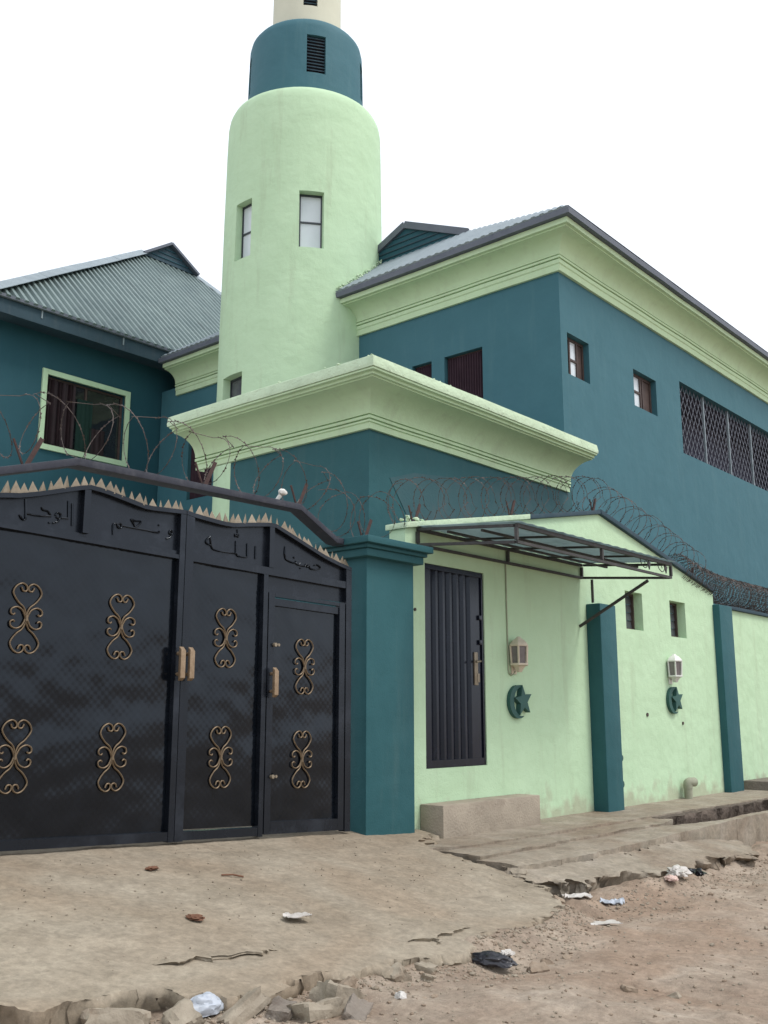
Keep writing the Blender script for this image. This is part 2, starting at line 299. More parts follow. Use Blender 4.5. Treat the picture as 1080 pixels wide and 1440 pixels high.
def lump(mb, c, r, rnd, flat=0.6, sub=1):
    b = bmesh.new(); bmesh.ops.create_icosphere(b, subdivisions=sub, radius=1.0)
    s = [r*rnd.uniform(0.7,1.35), r*rnd.uniform(0.6,1.2), r*flat*rnd.uniform(0.7,1.3)]; ang = rnd.uniform(0,6.28)
    off = Vector((rnd.uniform(0,90),0,0)); rot = Matrix.Rotation(ang,3,'Z') @ Matrix.Rotation(rnd.uniform(-0.5,0.5),3,'X')
    vs = []
    for v in b.verts:
        p = v.co*(1+0.38*mnoise.noise(v.co*1.3+off)+0.2*mnoise.noise(v.co*3.1+off)); p = rot @ Vector((p.x*s[0],p.y*s[1],p.z*s[2]))
        vs.append((c[0]+p.x,c[1]+p.y,c[2]+p.z))
    mb.add(vs, [tuple(v.index for v in f.verts) for f in b.faces]); b.free()
def thing(name, loc, label, cat, group=None):
    o = bpy.data.objects.new(name, None); col.objects.link(o); o.location = loc; o.empty_display_size = 0.2
    return tag(o, label, cat, group)
def tag(o, label, cat, group=None, kind=None):
    if label: o['label'] = label
    if cat: o['category'] = cat
    if group: o['group'] = group
    if kind: o['kind'] = kind
    return o
def inst(src, name, parent, loc, rot=(0,0,0), scale=(1,1,1)):
    c = bpy.data.objects.new(name, src.data); col.objects.link(c); c.parent = parent
    pl = wloc(parent) if parent is not None else Vector((0,0,0))
    c.location = Vector(loc)-pl; c.rotation_euler = rot; c.scale = scale
    return c
def fbm(x, y, z=0.0, o=4): return mnoise.fractal(Vector((x,y,z)), 1.0, 2.0, o)
FY = lambda Y: (lambda u, z, d: (u, Y+d, z))           # wall facing the street (-Y)
FX = lambda X: (lambda u, z, d: (X+d, u, z))           # wall facing -X
def spline(pts, n=6):
    """Catmull-Rom through the points"""
    P = [Vector(p) for p in pts]; P = [P[0]*2-P[1]]+P+[P[-1]*2-P[-2]]; out = []
    for i in range(1, len(P)-2):
        for k in range(n):
            t = k/n; a,b,c,d = P[i-1],P[i],P[i+1],P[i+2]
            out.append(0.5*((2*b)+(c-a)*t+(2*a-5*b+4*c-d)*t*t+(3*b-a-3*c+d)*t**3))
    return out+[P[-2]]

# ------------------------------------------------------------------ ground
APRON_EDGE = [(1.2,3.95),(2.22,3.91),(2.34,3.80),(2.56,3.84),(2.82,3.81),(2.94,3.66),(3.18,3.62),(3.35,3.47),(3.60,3.62),(3.83,3.62),
              (4.17,3.59),(4.50,3.52),(4.80,3.50),(5.10,3.68),(5.66,3.68),(6.36,3.85),(6.80,4.26),(6.94,4.84),(7.01,5.52)]
def z_apron(x, y):
    return -0.864-0.0437*(x-3.38)-(6.0-y)*0.14+0.010*fbm(x*1.3, y*1.3, 3.1)+0.004*fbm(x*6, y*6, 8.0)
def smoothstep(a, b, x):
    t = max(0.0, min(1.0, (x-a)/(b-a))); return t*t*(3-2*t)
def interp_edge(x):
    E_ = APRON_EDGE[:-2]
    for (a, b), (c, d) in zip(E_, E_[1:]):
        if a <= x <= c: return b+(d-b)*(x-a)/(c-a)
    return E_[0][1] if x < E_[0][0] else 4.0
def z_road(x, y):
    b = -1.29-0.034*(max(-3, min(x, 7.5))-3)
    b += 0.05*fbm(x*0.35, y*0.35, 1.7)*smoothstep(-1, 1, 6-abs(x-5))
    n = 0.032*fbm(x*1.1, y*1.1, 0.3)+0.021*fbm(x*3.7, y*3.7, 5.3, 5)+0.007*abs(fbm(x*11, y*11, 2.0, 3))
    # soil washed up against the broken pavement and the apron
    n += 0.15*math.exp(-((y-(4.05+0.12*math.sin(x*2.1)))/0.24)**2)*smoothstep(6.6, 7.4, x)*smoothstep(12.5, 10.5, x)*(0.6+0.6*fbm(x*2, y*2, 9))
    n -= 0.05*math.exp(-((x-4.95)/0.45)**2-((y-3.35)/0.22)**2)
    n += 0.045*math.exp(-((x-5.35)/0.5)**2-((y-3.62)/0.13)**2)
    z = b+n
    if x < 7.0 and 2.6 < y < 4.6:      # soil heaped against the broken edge of the drive
        e = interp_edge(x); d = e-y
        w = smoothstep(0.42, 0.0, d)*(0.35+0.65*smoothstep(3.7, 4.5, x+0.25*fbm(x*2.3, y*2.3, 6.6)))*(0.86+0.35*fbm(x*3.1, y*3.1, 4.4))
        w = max(0.0, min(1.0, w)); za = z_apron(x, y)-0.035+0.6*n; z = z*(1-w)+za*w
    sink = smoothstep(4.62, 4.75, y)*smoothstep(6.6, 6.9, x)
    z = z*(1-sink)+(-1.62)*sink
    if y > 3.3 and x < 7.1: z -= 0.35*smoothstep(4.0, 4.6, y)
    return z
def ground_axis(lo, hi, step, far):
    a = list(np.arange(lo, hi, step)); k = step; x = lo; left = []
    while x > -far: k *= 1.35; x -= k; left.append(x)
    k = step; x = a[-1]; right = []
    while x < far: k *= 1.35; x += k; right.append(x)
    return left[::-1]+a+right
def build_ground():
    xs = ground_axis(2.2, 12.2, 0.036, 400); ys = ground_axis(1.4, 4.9, 0.034, 400)
    v = []; nx = len(xs)
    for y in ys:
        for x in xs:
            if -4 < x < 40 and -8 < y < 12: z = z_road(x, y)
            else: z = -1.45 if not (y > 4.7) else -1.62
            v.append((x, y, z))
    f = [(j*nx+i, j*nx+i+1, (j+1)*nx+i+1, (j+1)*nx+i) for j in range(len(ys)-1) for i in range(nx-1)]
    mb = MB(); mb.v = v; mb.f = f
    o = mb.build('ground', 'dirt', smooth=80, recalc=False)
    o['kind'] = 'structure'; return o
build_ground()

def sdf_poly(P, poly):
    """signed distance (negative inside), P: (n,2)"""
    n = len(poly); d = np.full(len(P), 1e9); ins = np.zeros(len(P), bool)
    for i in range(n):
        a, b = np.array(poly[i]), np.array(poly[(i+1) % n]); e = b-a; w = P-a
        t = np.clip((w@e)/max(e@e, 1e-12), 0, 1); d = np.minimum(d, np.linalg.norm(w-np.outer(t, e), axis=1))
        c = ((a[1] > P[:,1]) != (b[1] > P[:,1])); den = (b[1]-a[1]) if abs(b[1]-a[1]) > 1e-12 else 1e-12
        ins ^= c & (P[:,0] < (b[0]-a[0])*(P[:,1]-a[1])/den+a[0])
    return np.where(ins, -d, d)
def slab(name, poly, ztop, thick, res, mat, rag=0.03, ragf=6.0, under=0.03, seed=0.0, kind='structure', parent=None):
    """cement slab with an uneven broken outline and a real edge"""
    A = np.array(poly); lo = A.min(0)-0.15; hi = A.max(0)+0.15
    xs = np.arange(lo[0], hi[0], res); ys = np.arange(lo[1], hi[1], res); nx, ny = len(xs), len(ys)
    G = np.array([(x, y) for y in ys for x in xs]); S = sdf_poly(G, poly)
    near = np.abs(S) < 0.3
    S = S+np.array([rag*(fbm(p[0]*ragf, p[1]*ragf, seed, 5)+0.55*fbm(p[0]*ragf*3.3, p[1]*ragf*3.3, seed+2, 4)) if q else 0 for p, q in zip(G, near)])
    S2 = S.reshape(ny, nx); gy, gx = np.gradient(S2, res)
    gl = np.maximum(np.hypot(gx, gy), 0.3)
    pos = G.copy().reshape(ny, nx, 2); out = S2 > 0
    for _ in (0,):
        st = np.clip(S2/gl, -res*1.2, res*1.2)
        pos[..., 0] = np.where(out, pos[..., 0]-st*gx/gl, pos[..., 0]); pos[..., 1] = np.where(out, pos[..., 1]-st*gy/gl, pos[..., 1])
    idx = {}; v = []; f = []
    def vid(j, i):
        if (j, i) not in idx:
            x, y = pos[j, i]; idx[(j, i)] = len(v); v.append((float(x), float(y), ztop(float(x), float(y))))
        return idx[(j, i)]
    for j in range(ny-1):
        for i in range(nx-1):
            if (~out[j:j+2, i:i+2]).any(): f.append((vid(j,i), vid(j,i+1), vid(j+1,i+1), vid(j+1,i)))
    cnt = {}
    for q in f:
        for a, b in zip(q, q[1:]+q[:1]): cnt.setdefault((min(a,b), max(a,b)), []).append((a,b))
    inv = {k: ji for ji, k in idx.items()}; low = {}; LEV = (0.12, 0.4, 0.7, 1.0)
    for k, e in cnt.items():
        if len(e) == 1:
            a, b = e[0]
            for q in (a, b):
                if q not in low:
                    j, i = inv[q]; x, y, z = v[q]; nxg, nyg = gx[j,i]/gl[j,i], gy[j,i]/gl[j,i]; low[q] = len(v)
                    for k_, fz in enumerate(LEV):
                        u = under*(fz*0.7+1.1*fbm(x*4.3, y*4.3, seed+fz*3.0, 4)-0.15*math.sin(fz*9)); w_ = 0.25*thick*fbm(x*6, y*6, seed+7+fz, 3)*(fz < 1)
                        v.append((x-nxg*u, y-nyg*u, z-thick*fz+w_*fz))
            f.append((b, a, low[a], low[b]))
            for k_ in range(len(LEV)-1): f.append((low[b]+k_, low[a]+k_, low[a]+k_+1, low[b]+k_+1))
    mb = MB(); mb.v = v; mb.f = f
    o = mb.build(name, mat, parent, smooth=65, recalc=False)
    if kind: o['kind'] = kind
    return o
apron = slab('driveway_apron', APRON_EDGE+[(7.30,5.74),(7.56,5.85),(7.56,6.09),(7.30,6.09),(7.30,6.5),(1.2,6.5)], lambda x,y: z_apron(x,y)-0.022, 0.30, 0.026, 'apron', 0.085, 3.6, 0.05, 1.0)
UP = [(1.2,4.45),(2.46,4.35),(2.66,4.16),(3.15,4.04),(3.35,3.97),(3.67,3.97),(3.97,3.97),(4.16,3.76),(4.57,3.72),(5.22,3.80),(5.9,3.85),(6.45,4.1),(6.72,4.6),(6.86,5.3),(7.1,5.70),(7.50,5.90)]
slab('driveway_screed', UP+[(7.50,6.08),(7.2,6.08),(7.2,6.5),(1.2,6.5)], lambda x,y: z_apron(x,y)-0.003-0.026*smoothstep(4.6,4.2,y)*(1-smoothstep(3.0,3.2,x)*smoothstep(3.85,3.65,x)-smoothstep(4.5,4.7,x)*smoothstep(5.3,5.1,x)), 0.022, 0.026, 'apron', 0.10, 3.2, 0.02, 5.0)
# pavement along the wall, its covered drain, the open drain further on
slab('pavement', [(6.95,5.52),(7.4,5.36),(9.0,5.34),(10.9,5.32),(14.2,5.26),(40,5.26),(40,6.3),(6.9,6.3),(6.9,5.9)],
     lambda x,y: -1.118+0.006*fbm(x*1.5,y*1.5,2), 0.30, 0.05, 'slab', 0.02, 4.0, 0.01, 2.0)
slab('drain_cover', [(7.06,5.45),(7.0,4.98),(7.6,5.0),(8.8,5.02),(10.4,4.98),(10.85,5.1),(10.8,5.36),(7.2,5.40)],
     lambda x,y: -1.138+0.008*fbm(x*1.6,y*1.6,6), 0.10, 0.035, 'slab', 0.03, 5.0, 0.01, 3.0)
slab('kerb', [(6.98,5.02),(7.0,4.62),(7.5,4.58),(9.0,4.55),(11.0,4.56),(40,4.52),(40,4.66),(11.2,4.68),(10.7,4.80),(10.2,5.04),(7.5,5.06)],
     lambda x,y: -1.165+0.03*smoothstep(9.5, 12, x)+0.008*fbm(x*1.8,y*1.8,4)-0.02*smoothstep(4.8,4.55,y)*smoothstep(10,8,x), 0.55, 0.04, 'slab', 0.02, 5.0, 0.01, 8.0)
slab('drain_wall', [(10.75,5.18),(12,5.20),(14.2,5.16),(40,5.16),(40,5.30),(10.8,5.30)], lambda x,y: -1.132+0.012*fbm(x*4,y*4,2), 0.42, 0.04, 'drain_stone', 0.05, 3.5, 0.06, 21.0)
slab('drain_bed', [(10.2,4.6),(40,4.6),(40,5.4),(10.2,5.4)], lambda x,y: -1.50+0.03*fbm(x*3,y*3,1), 0.1, 0.06, 'grey_concrete', 0.0, 4, 0.0, 0)
slab('fallen_pavement', [(7.0,4.80),(6.9,4.42),(7.25,4.22),(7.75,4.20),(8.2,4.02),(8.7,3.98),(9.1,4.06),(9.6,3.98),(10.2,3.97),(10.75,4.15),(10.9,4.42),(10.6,4.54),(9.0,4.53),(7.5,4.56)],
     lambda x,y: -1.225-(4.55-y)*0.16+0.012*fbm(x*2,y*2,3)-0.07*smoothstep(9.6,10.9,x), 0.15, 0.026, 'slab', 0.10, 4.0, 0.09, 11.0)

slab('courtyard_bounce', [(-6,6.6),(7.45,6.6),(7.45,6.32),(30,6.32),(30,30),(-6,30)], lambda x,y: -1.05, 0.2, 0.5, 'concrete_pale', 0.0, 1, 0.0, 0)  # unseen pale floor, added to bounce light up under the cornices

# ------------------------------------------------------------------ shared building parts
def cornice_L(mb, xc, yc, xe, ye, prof, wob=0.007):
    """hand-run moulding round a corner: leg along +X at y=yc (to xe) and leg along +Y at x=xc (to ye); prof = [(overhang, z)]"""
    st = [('v', ye)]; k = max(2, int((ye-yc)/0.45))
    st += [('v', ye+(yc-ye)*i/k) for i in range(1, k)]+[('c', 0)]
    k = max(2, int((xe-xc)/0.45)); st += [('h', xc+(xe-xc)*i/k) for i in range(1, k)]+[('h', xe)]
    n, S_ = len(prof), len(st); vs = []
    for o, z in prof:
        for i, (t, q) in enumerate(st):
            px, py = (xc, q) if t == 'v' else ((xc, yc) if t == 'c' else (q, yc))
            do = wob*1.4*fbm(px*0.9, py*0.9, z*1.5)*(o > 0.02); dz = wob*fbm(px*0.7+9, py*0.7, z*0.4)
            O, Z = o+do, z+dz
            vs.append((xc-O, q, Z) if t == 'v' else ((xc-O, yc-O, Z) if t == 'c' else (q, yc-O, Z)))
    fs = [(r*S_+i, r*S_+i+1, (r+1)*S_+i+1, (r+1)*S_+i) for r in range(n-1) for i in range(S_-1)]
    k = len(vs)
    vs += [(xc+0.1, ye, prof[0][1]), (xc+0.1, ye, prof[-1][1]), (xe, yc+0.1, prof[0][1]), (xe, yc+0.1, prof[-1][1]), (xc+0.1, yc+0.1, prof[-1][1])]
    fs += [tuple([r*S_ for r in range(n)]+[k+1, k]), tuple([r*S_+S_-1 for r in range(n)]+[k+3, k+2])]
    ci = [i for i, t in enumerate(st) if t[0] == 'c'][0]; a = (n-1)*S_
    fs += [tuple([a+i for i in range(ci+1)]+[k+4, k+1]), tuple([a+i for i in range(ci, S_)]+[k+3, k+4])]
    mb.add(vs, fs)
def cove(o0, z0, o1, z1, n=9):
    """concave quarter: leaves the wall upright, ends lying flat"""
    return [(o0+(o1-o0)*(1-math.cos(t)), z0+(z1-z0)*math.sin(t)) for t in [math.pi/2*i/(n-1) for i in range(n)]]
def window_fill(parent, fr, h, d, frame_mat, pane_specs, fw=0.035, name='window', mullions=(), label=None, transoms=()):
    """frame and panes standing at depth d inside opening h = (u0,u1,z0,z1)"""
    u0,u1,z0,z1 = h; mb = MB(); g = 0.004
    def bx(a,b,c,e,p,q):
        vs = [fr(a,c,p),fr(b,c,p),fr(b,e,p),fr(a,e,p),fr(a,c,q),fr(b,c,q),fr(b,e,q),fr(a,e,q)]
        return vs, [(0,1,2,3),(4,7,6,5),(0,4,5,1),(1,5,6,2),(2,6,7,3),(3,7,4,0)]
    u0+=g; u1-=g; z0+=g; z1-=g
    mb.add(*bx(u0,u0+fw,z0,z1,d,d+0.04)); mb.add(*bx(u1-fw,u1,z0,z1,d,d+0.04))
    mb.add(*bx(u0+fw,u1-fw,z0,z0+fw,d,d+0.04)); mb.add(*bx(u0+fw,u1-fw,z1-fw,z1,d,d+0.04))
    for u in mullions: mb.add(*bx(u-fw/2,u+fw/2,z0+fw,z1-fw,d-0.002,d+0.04))
    for z,a,b in transoms: mb.add(*bx(a,b,z-fw*0.4,z+fw*0.4,d-0.001,d+0.04))
    w = mb.build(name, frame_mat, parent, label=label)
    for (a,b,c,e,mat) in pane_specs:
        q = MB(); q.add(*bx(a,b,c,e,d+0.022,d+0.030)); q.build('pane', mat, w)
    return w

# ------------------------------------------------------------------ minaret
TC = (12.67, 13.0)
mn = thing('minaret', (TC[0], TC[1], -1.2), 'tall round lime green minaret with dark green drum near its top', 'minaret')
def ring(rows, holes, t, full=True):
    """rows: [(z, r)]; holes in (deg0,deg1,z0,z1)"""
    mb = MB(); zz = [r[0] for r in rows]; rr = [r[1] for r in rows]
    def fr(a, s, d):
        # s is a row parameter that grows with the rows
        k = min(int(s), len(rows)-2) if s < len(rows)-1 else len(rows)-2; q = s-k
        z = zz[k]+(zz[k+1]-zz[k])*q; r = rr[k]+(rr[k+1]-rr[k])*q-d
        wob = 1+0.004*fbm(math.cos(R(a))*1.5, math.sin(R(a))*1.5, z*0.8)
        return (TC[0]+r*wob*math.cos(R(a)), TC[1]+r*wob*math.sin(R(a)), z)
    def s_of(z):
        for k in range(len(rows)-1):
            if zz[k] <= z <= zz[k+1]: return k+(z-zz[k])/(zz[k+1]-zz[k])
    hs = [(h[0],h[1],s_of(h[2]),s_of(h[3])) for h in holes]
    mb.wall(fr, [float(a) for a in range(0, 361, 6)], [float(i) for i in range(len(rows))], hs, t, ends=False)
    return mb, fr, s_of
rows = [(-1.6,1.6),(2,1.585),(4,1.58),(5.5,1.57),(7,1.56),(8.5,1.545),(10,1.53),(10.8,1.52),(11.26,1.51),(11.40,1.49),(11.49,1.45),(11.54,1.38),(11.56,1.28),(11.565,1.0)]
w_tower = [(222.5,239.5,8.22,9.33),(171.5,187.5,8.18,9.32),(162.0,184.0,4.95,5.98)]
mb, fr_t, s_of = ring(rows, w_tower, 0.26)
mb.build('lower_shaft', 'lime', mn, smooth=40, merge=True)
def tower_window(h, r, frame_mat, pane, depth=0.14, split=True, name='window'):
    a = R((h[0]+h[1])/2); nrm = Vector((math.cos(a), math.sin(a), 0)); tan = Vector((-math.sin(a), math.cos(a), 0))
    wd = 2*r*math.sin(R(h[1]-h[0])/2)*0.97
    c = Vector((TC[0], TC[1], 0))+nrm*(r*math.cos(R(h[1]-h[0])/2))
    fr = lambda u, z, d: tuple(c+tan*u+Vector((0,0,z))-nrm*d)
    zc = (h[2]+h[3])/2; H = (-wd/2, wd/2, h[2], h[3])
    return window_fill(mn, fr, H, depth, frame_mat, [(-wd/2+0.03, wd/2-0.03, h[2]+0.03, h[3]-0.03, pane)], 0.035, name, (), None, [(zc, -wd/2+0.03, wd/2-0.03)] if split else []), fr, wd
tower_window(w_tower[0], 1.55, 'dark_frame', 'white_glass')
tower_window(w_tower[1], 1.55, 'dark_frame', 'white_glass')
tower_window(w_tower[2], 1.57, 'dark_frame', 'grey_glass')
rows2 = [(11.45,1.165),(12.0,1.158),(12.6,1.148),(13.06,1.135),(13.17,1.11),(13.24,1.06),(13.27,0.98),(13.28,0.62)]
v_drum = [(226.0,244.5,12.02,12.84),(296.0,314.0,12.02,12.84),(136.0,154.0,12.02,12.84)]
mb, _, _ = ring(rows2, v_drum, 0.12)
mb.build('drum', 'teal_hazed', mn, smooth=40, merge=True)
rows3 = [(13.20,0.70),(13.9,0.695),(14.6,0.69),(15.3,0.68),(15.4,0.62),(15.42,0.4)]
v_top = [(219,243,13.83,14.5),(320,344,13.83,14.5)]
mb, _, _ = ring(rows3, v_top, 0.1)
mb.build('upper_shaft', 'cream', mn, smooth=40, merge=True)
for hs, r in ((v_drum, 1.15), (v_top, 0.695)):
    for h in hs:
        a = R((h[0]+h[1])/2); nrm = Vector((math.cos(a), math.sin(a), 0)); tan = Vector((-math.sin(a), math.cos(a), 0))
        wd = 2*r*math.sin(R(h[1]-h[0])/2)*0.98; c = Vector((TC[0],TC[1],0))+nrm*(r*math.cos(R(h[1]-h[0])/2))
        back = MB(); q = [c+tan*u+Vector((0,0,z))-nrm*0.10 for u,z in ((-wd/2,h[2]),(wd/2,h[2]),(wd/2,h[3]),(-wd/2,h[3]))]
        back.add(q+[p-nrm*0.01 for p in q], [(0,1,2,3),(7,6,5,4),(0,4,5,1),(1,5,6,2),(2,6,7,3),(3,7,4,0)])
        vent = back.build('louvre_vent', 'interior', mn)
        nsl = int((h[3]-h[2])/0.068); mb = MB()
        sl0 = None
        for k in range(nsl):
            z = h[2]+0.034+0.068*k
            s_ = MB(); s_.bar(c-tan*wd/2-nrm*0.05+Vector((0,0,z)), c+tan*wd/2-nrm*0.05+Vector((0,0,z)), 0.07, 0.012, up=(nrm*0.75+Vector((0,0,0.66))))
            s_.build('slat', 'fascia', vent)
# rough mortar where the hall roof meets the shaft
mb = MB(); rf = random.Random(4)
for k in range(110):
    a = R(225+rf.random()*80); px, py = TC[0]+1.57*math.cos(a), TC[1]+1.57*math.sin(a)
    if 12.05 < px < 13.6:
        z = 7.46+(px-12.09)*math.tan(R(38)); lump(mb, (px+rf.uniform(-0.02,0.02), py-0.02+rf.uniform(-0.03,0.03), z+rf.uniform(-0.02,0.05)), rf.uniform(0.012,0.03), rf, 0.7)
o = mb.build('mortar_fillet', 'lime_worn', mn); o['kind'] = 'stuff'
# dome and finial above the cream stage
dm = MB(); pr = [(0.74,15.40),(0.80,15.55),(0.82,15.75),(0.76,16.0),(0.6,16.25),(0.36,16.45),(0.12,16.6),(0.04,16.75),(0.03,17.3),(0.0,17.32)]
n = 28; vs = [(TC[0]+r*math.cos(2*math.pi*j/n), TC[1]+r*math.sin(2*math.pi*j/n), z) for r,z in pr for j in range(n)]
dm.add(vs, [(i*n+j, i*n+(j+1)%n, (i+1)*n+(j+1)%n, (i+1)*n+j) for i in range(len(pr)-1) for j in range(n)])
dm.build('dome', 'teal_hazed', mn, smooth=50)

# ------------------------------------------------------------------ prayer hall (two storeys, its corner points to the street)
XM, YM = 12.6, 7.3
hall = thing('prayer_hall', (XM, YM, -1.2), 'large two-storey dark teal building with lime cornice and wide meshed opening', 'building')
hw = [(12.79,13.46,5.10,5.77),(14.97,15.83,5.12,5.77),(16.82,22.9,4.66,6.03)]
mb = MB(); mb.wall(FY(YM), [12.6,30.0], [-1.6,2.0,6.9], hw, 0.22, ends=False); 
vw = [(8.75,9.52,4.35,5.84),(9.79,10.21,4.6,5.84),(15.45,16.25,4.35,5.62)]
mb.wall(FX(XM), [7.3,17.25], [-1.6,2.0,6.9], vw, 0.22, ends=False)
mb.add([(30,7.3,-1.6),(30,17.25,-1.6),(30,17.25,7.3),(30,7.3,7.3),(12.6,17.25,-1.6),(12.6,17.25,6.9),(30,17.25,6.9)], [(0,1,2,3),(4,1,6,5)])
mb.build('wall', 'teal_hazed', hall)
P_ = [(0.0,6.70),(0.045,6.70),(0.045,6.80),(0.062,6.815),(0.062,6.875),(0.026,6.878),(0.026,6.892),(0.075,6.894),(0.075,6.93),(0.03,6.934),(0.03,6.948)]+cove(0.07,6.95,0.37,7.20)+[(0.37,7.222),(0.42,7.226),(0.42,7.31),(0.0,7.315)]
mb = MB(); cornice_L(mb, XM, YM, 30.0, 16.70, P_); mb.build('cornice', 'lime_cornice', hall, smooth=30)
mb = MB(); cornice_L(mb, XM, YM, 30.3, 16.74, [(0.30,7.318),(0.50,7.318),(0.51,7.40),(0.49,7.425),(0.1,7.425)]); mb.build('eaves_trim', 'edge', hall)
# hip face with ribs, seen at a grazing angle, gablet above it
def ribbed(mb, x0, x1, lo, hi, pt, pitch=0.155, hgt=0.032, rw=0.05):
    """trapezoid ribs across a slope; lo(u)/hi(u) = start and end of the slope run, pt(u, run, h) -> xyz"""
    u = x0; prof = []
    while u < x1-1e-6:
        for du, h in ((0,0),(pitch-2*rw,0),(pitch-1.5*rw,hgt),(pitch-0.5*rw,hgt)): prof.append((min(u+du, x1), h))
        u += pitch
    prof.append((x1, 0))
    vs = []; fs = []
    for (u, h) in prof: vs += [pt(u, lo(u), h), pt(u, hi(u), h), pt(u, lo(u), h-0.03-h), pt(u, hi(u), h-0.03-h)]
    for i in range(len(prof)-1):
        a, b = 4*i, 4*i+4
        fs += [(a,b,b+1,a+1), (a+2,a+3,b+3,b+2), (a,a+2,b+2,b), (a+1,b+1,b+3,a+3)]
    mb.add(vs, fs)
T38 = math.tan(R(38))
def hip_hi(y):
    if y < 9.6: return max(0.02, (y-6.8)/(9.6-6.8)*1.26)
    if y > 12.27: return max(0.02, (16.7-y)/(16.7-12.27)*1.26)
    return 1.26
y = 6.84
while y < 16.6:
    y2 = min(y+0.93, 16.66); mb = MB()
    ribbed(mb, y, y2, lambda u: 0.0, hip_hi, lambda u, s, h: (12.09+s-h*0.6, u, 7.435+s*T38+h*0.8), hgt=0.014)
    mb.build('roof_sheet', 'ridge', hall); y = y2
zr = 8.97
mb = MB()
top = 7.435
mb.add([(12.1,6.8,top),(30.3,6.8,top),(30.3,10.94,zr),(13.36,10.94,zr),(13.36,9.6,8.41)], [(0,1,2,3,4)])
mb.add([(12.1,16.7,top),(30.3,16.7,top),(30.3,10.94,zr),(13.36,10.94,zr),(13.36,12.27,8.41)], [(4,3,2,1,0)])
mb.add([(30.3,6.8,top),(30.3,16.7,top),(30.3,10.94,zr)], [(0,1,2)])
mb.build('roof', 'roof', hall)
mb = MB(); mb.extrude([(9.6,8.40),(12.27,8.40),(10.94,8.95)], lambda a,b,d: (13.36+d,a,b), -0.03, 0.05); gb = mb.build('gablet', 'teal_dark', hall)
for z in (8.47,8.58,8.69,8.80):
    k = (8.95-z)/0.55*1.33; mb = MB(); mb.bar((13.322,10.94-k+0.03,z),(13.322,10.94+k-0.03,z),0.02,0.018); mb.build('batten','fascia',gb)
for yy in (9.50,12.38):
    mb = MB(); mb.bar((13.30,yy,8.37),(13.30,10.94,9.0),0.13,0.05,up=(1,0,0.01)); mb.build('verge_trim','edge',hall)
# windows
window_fill(hall, FY(YM), hw[0], 0.10, 'brown_frame', [(12.80,13.02,5.11,5.76,'dark_glass'),(13.02,13.25,5.13,5.74,'white_glass'),(13.25,13.45,5.11,5.76,'brown_frame')], 0.04, mullions=(13.02,13.25), transoms=[(5.42,13.02,13.25)])
window_fill(hall, FY(YM), hw[1], 0.10, 'brown_frame', [(14.98,15.12,5.13,5.76,'dark_glass'),(15.12,15.42,5.13,5.76,'white_glass'),(15.42,15.82,5.13,5.76,'brown_frame')], 0.045, mullions=(15.12,15.42,15.50), transoms=[(5.45,15.12,15.42)])
for i, h in enumerate(vw):
    fr = FX(XM); mb = MB(); n = 14 if i != 1 else 8; u0,u1 = h[0]+0.03,h[1]-0.03
    w = window_fill(hall, fr, h, 0.09, 'brown_frame', [(h[0]+0.02,h[1]-0.02,h[2]+0.02,h[3]-0.02,'dark_glass' if i == 2 else 'interior')], 0.04)
    pts = [(u0+(u1-u0)*k/(4*n), 0.075+0.014*(1 if (k//2)%2 else -1)) for k in range(4*n+1)]
    mb.add([fr(u,z,d) for u,d in pts for z in (h[2]+0.03,h[3]-0.03)]+[fr(u,z,d+0.005) for u,d in pts for z in (h[2]+0.03,h[3]-0.03)],
           [(2*k,2*k+2,2*k+3,2*k+1) for k in range(4*n)]+[(2*k+1+8*n+2,2*k+3+8*n+2,2*k+2+8*n+2,2*k+8*n+2) for k in range(4*n)])
    mb.build('shutter', 'curtain', w)
# wide opening with diamond mesh between thin posts
h = hw[2]; mb = MB(); mb.box(h[0]-0.02,h[1]+0.3,YM+0.9,YM+0.95,h[2]-0.6,h[3]+0.3); mb.box(h[0]-0.02,h[1]+0.3,YM+0.224,YM+0.9,h[2]-0.1,h[2]-0.05)
mb.box(h[0]-0.02,h[1]+0.3,YM+0.224,YM+0.9,h[3]+0.01,h[3]+0.05); mb.box(h[1]+0.26,h[1]+0.3,YM+0.224,YM+0.9,h[2]-0.6,h[3]+0.3); gal = mb.build('gallery_back', 'interior', hall)
mb = MB(); sp = 0.17; L_ = h[1]-h[0]; H_ = h[3]-h[2]; sl = 1.55
k = -H_/sl
while k < L_:
    for sgn in (1,-1):
        a = (k, 0) if sgn > 0 else (k, H_); b = (k+H_/sl, H_) if sgn > 0 else (k+H_/sl, 0)
        t0, t1 = max(0, (0-a[0])/(b[0]-a[0])), min(1, (L_-a[0])/(b[0]-a[0]))
        if t1 > t0:
            q = [(h[0]+a[0]+(b[0]-a[0])*t, h[2]+a[1]+(b[1]-a[1])*t) for t in (t0,t1)]
            mb.bar((q[0][0],YM+0.09+0.004*sgn,q[0][1]),(q[1][0],YM+0.09+0.004*sgn,q[1][1]),0.009,0.008,up=(0,1,0))
    k += sp
mb.build('mesh_grille', 'grille', hall)
for x in (18.02,19.22,20.42,21.62):
    mb = MB(); mb.box(x-0.018,x+0.018,YM+0.06,YM+0.10,h[2],h[3]); mb.build('grille_post','ridge',hall)

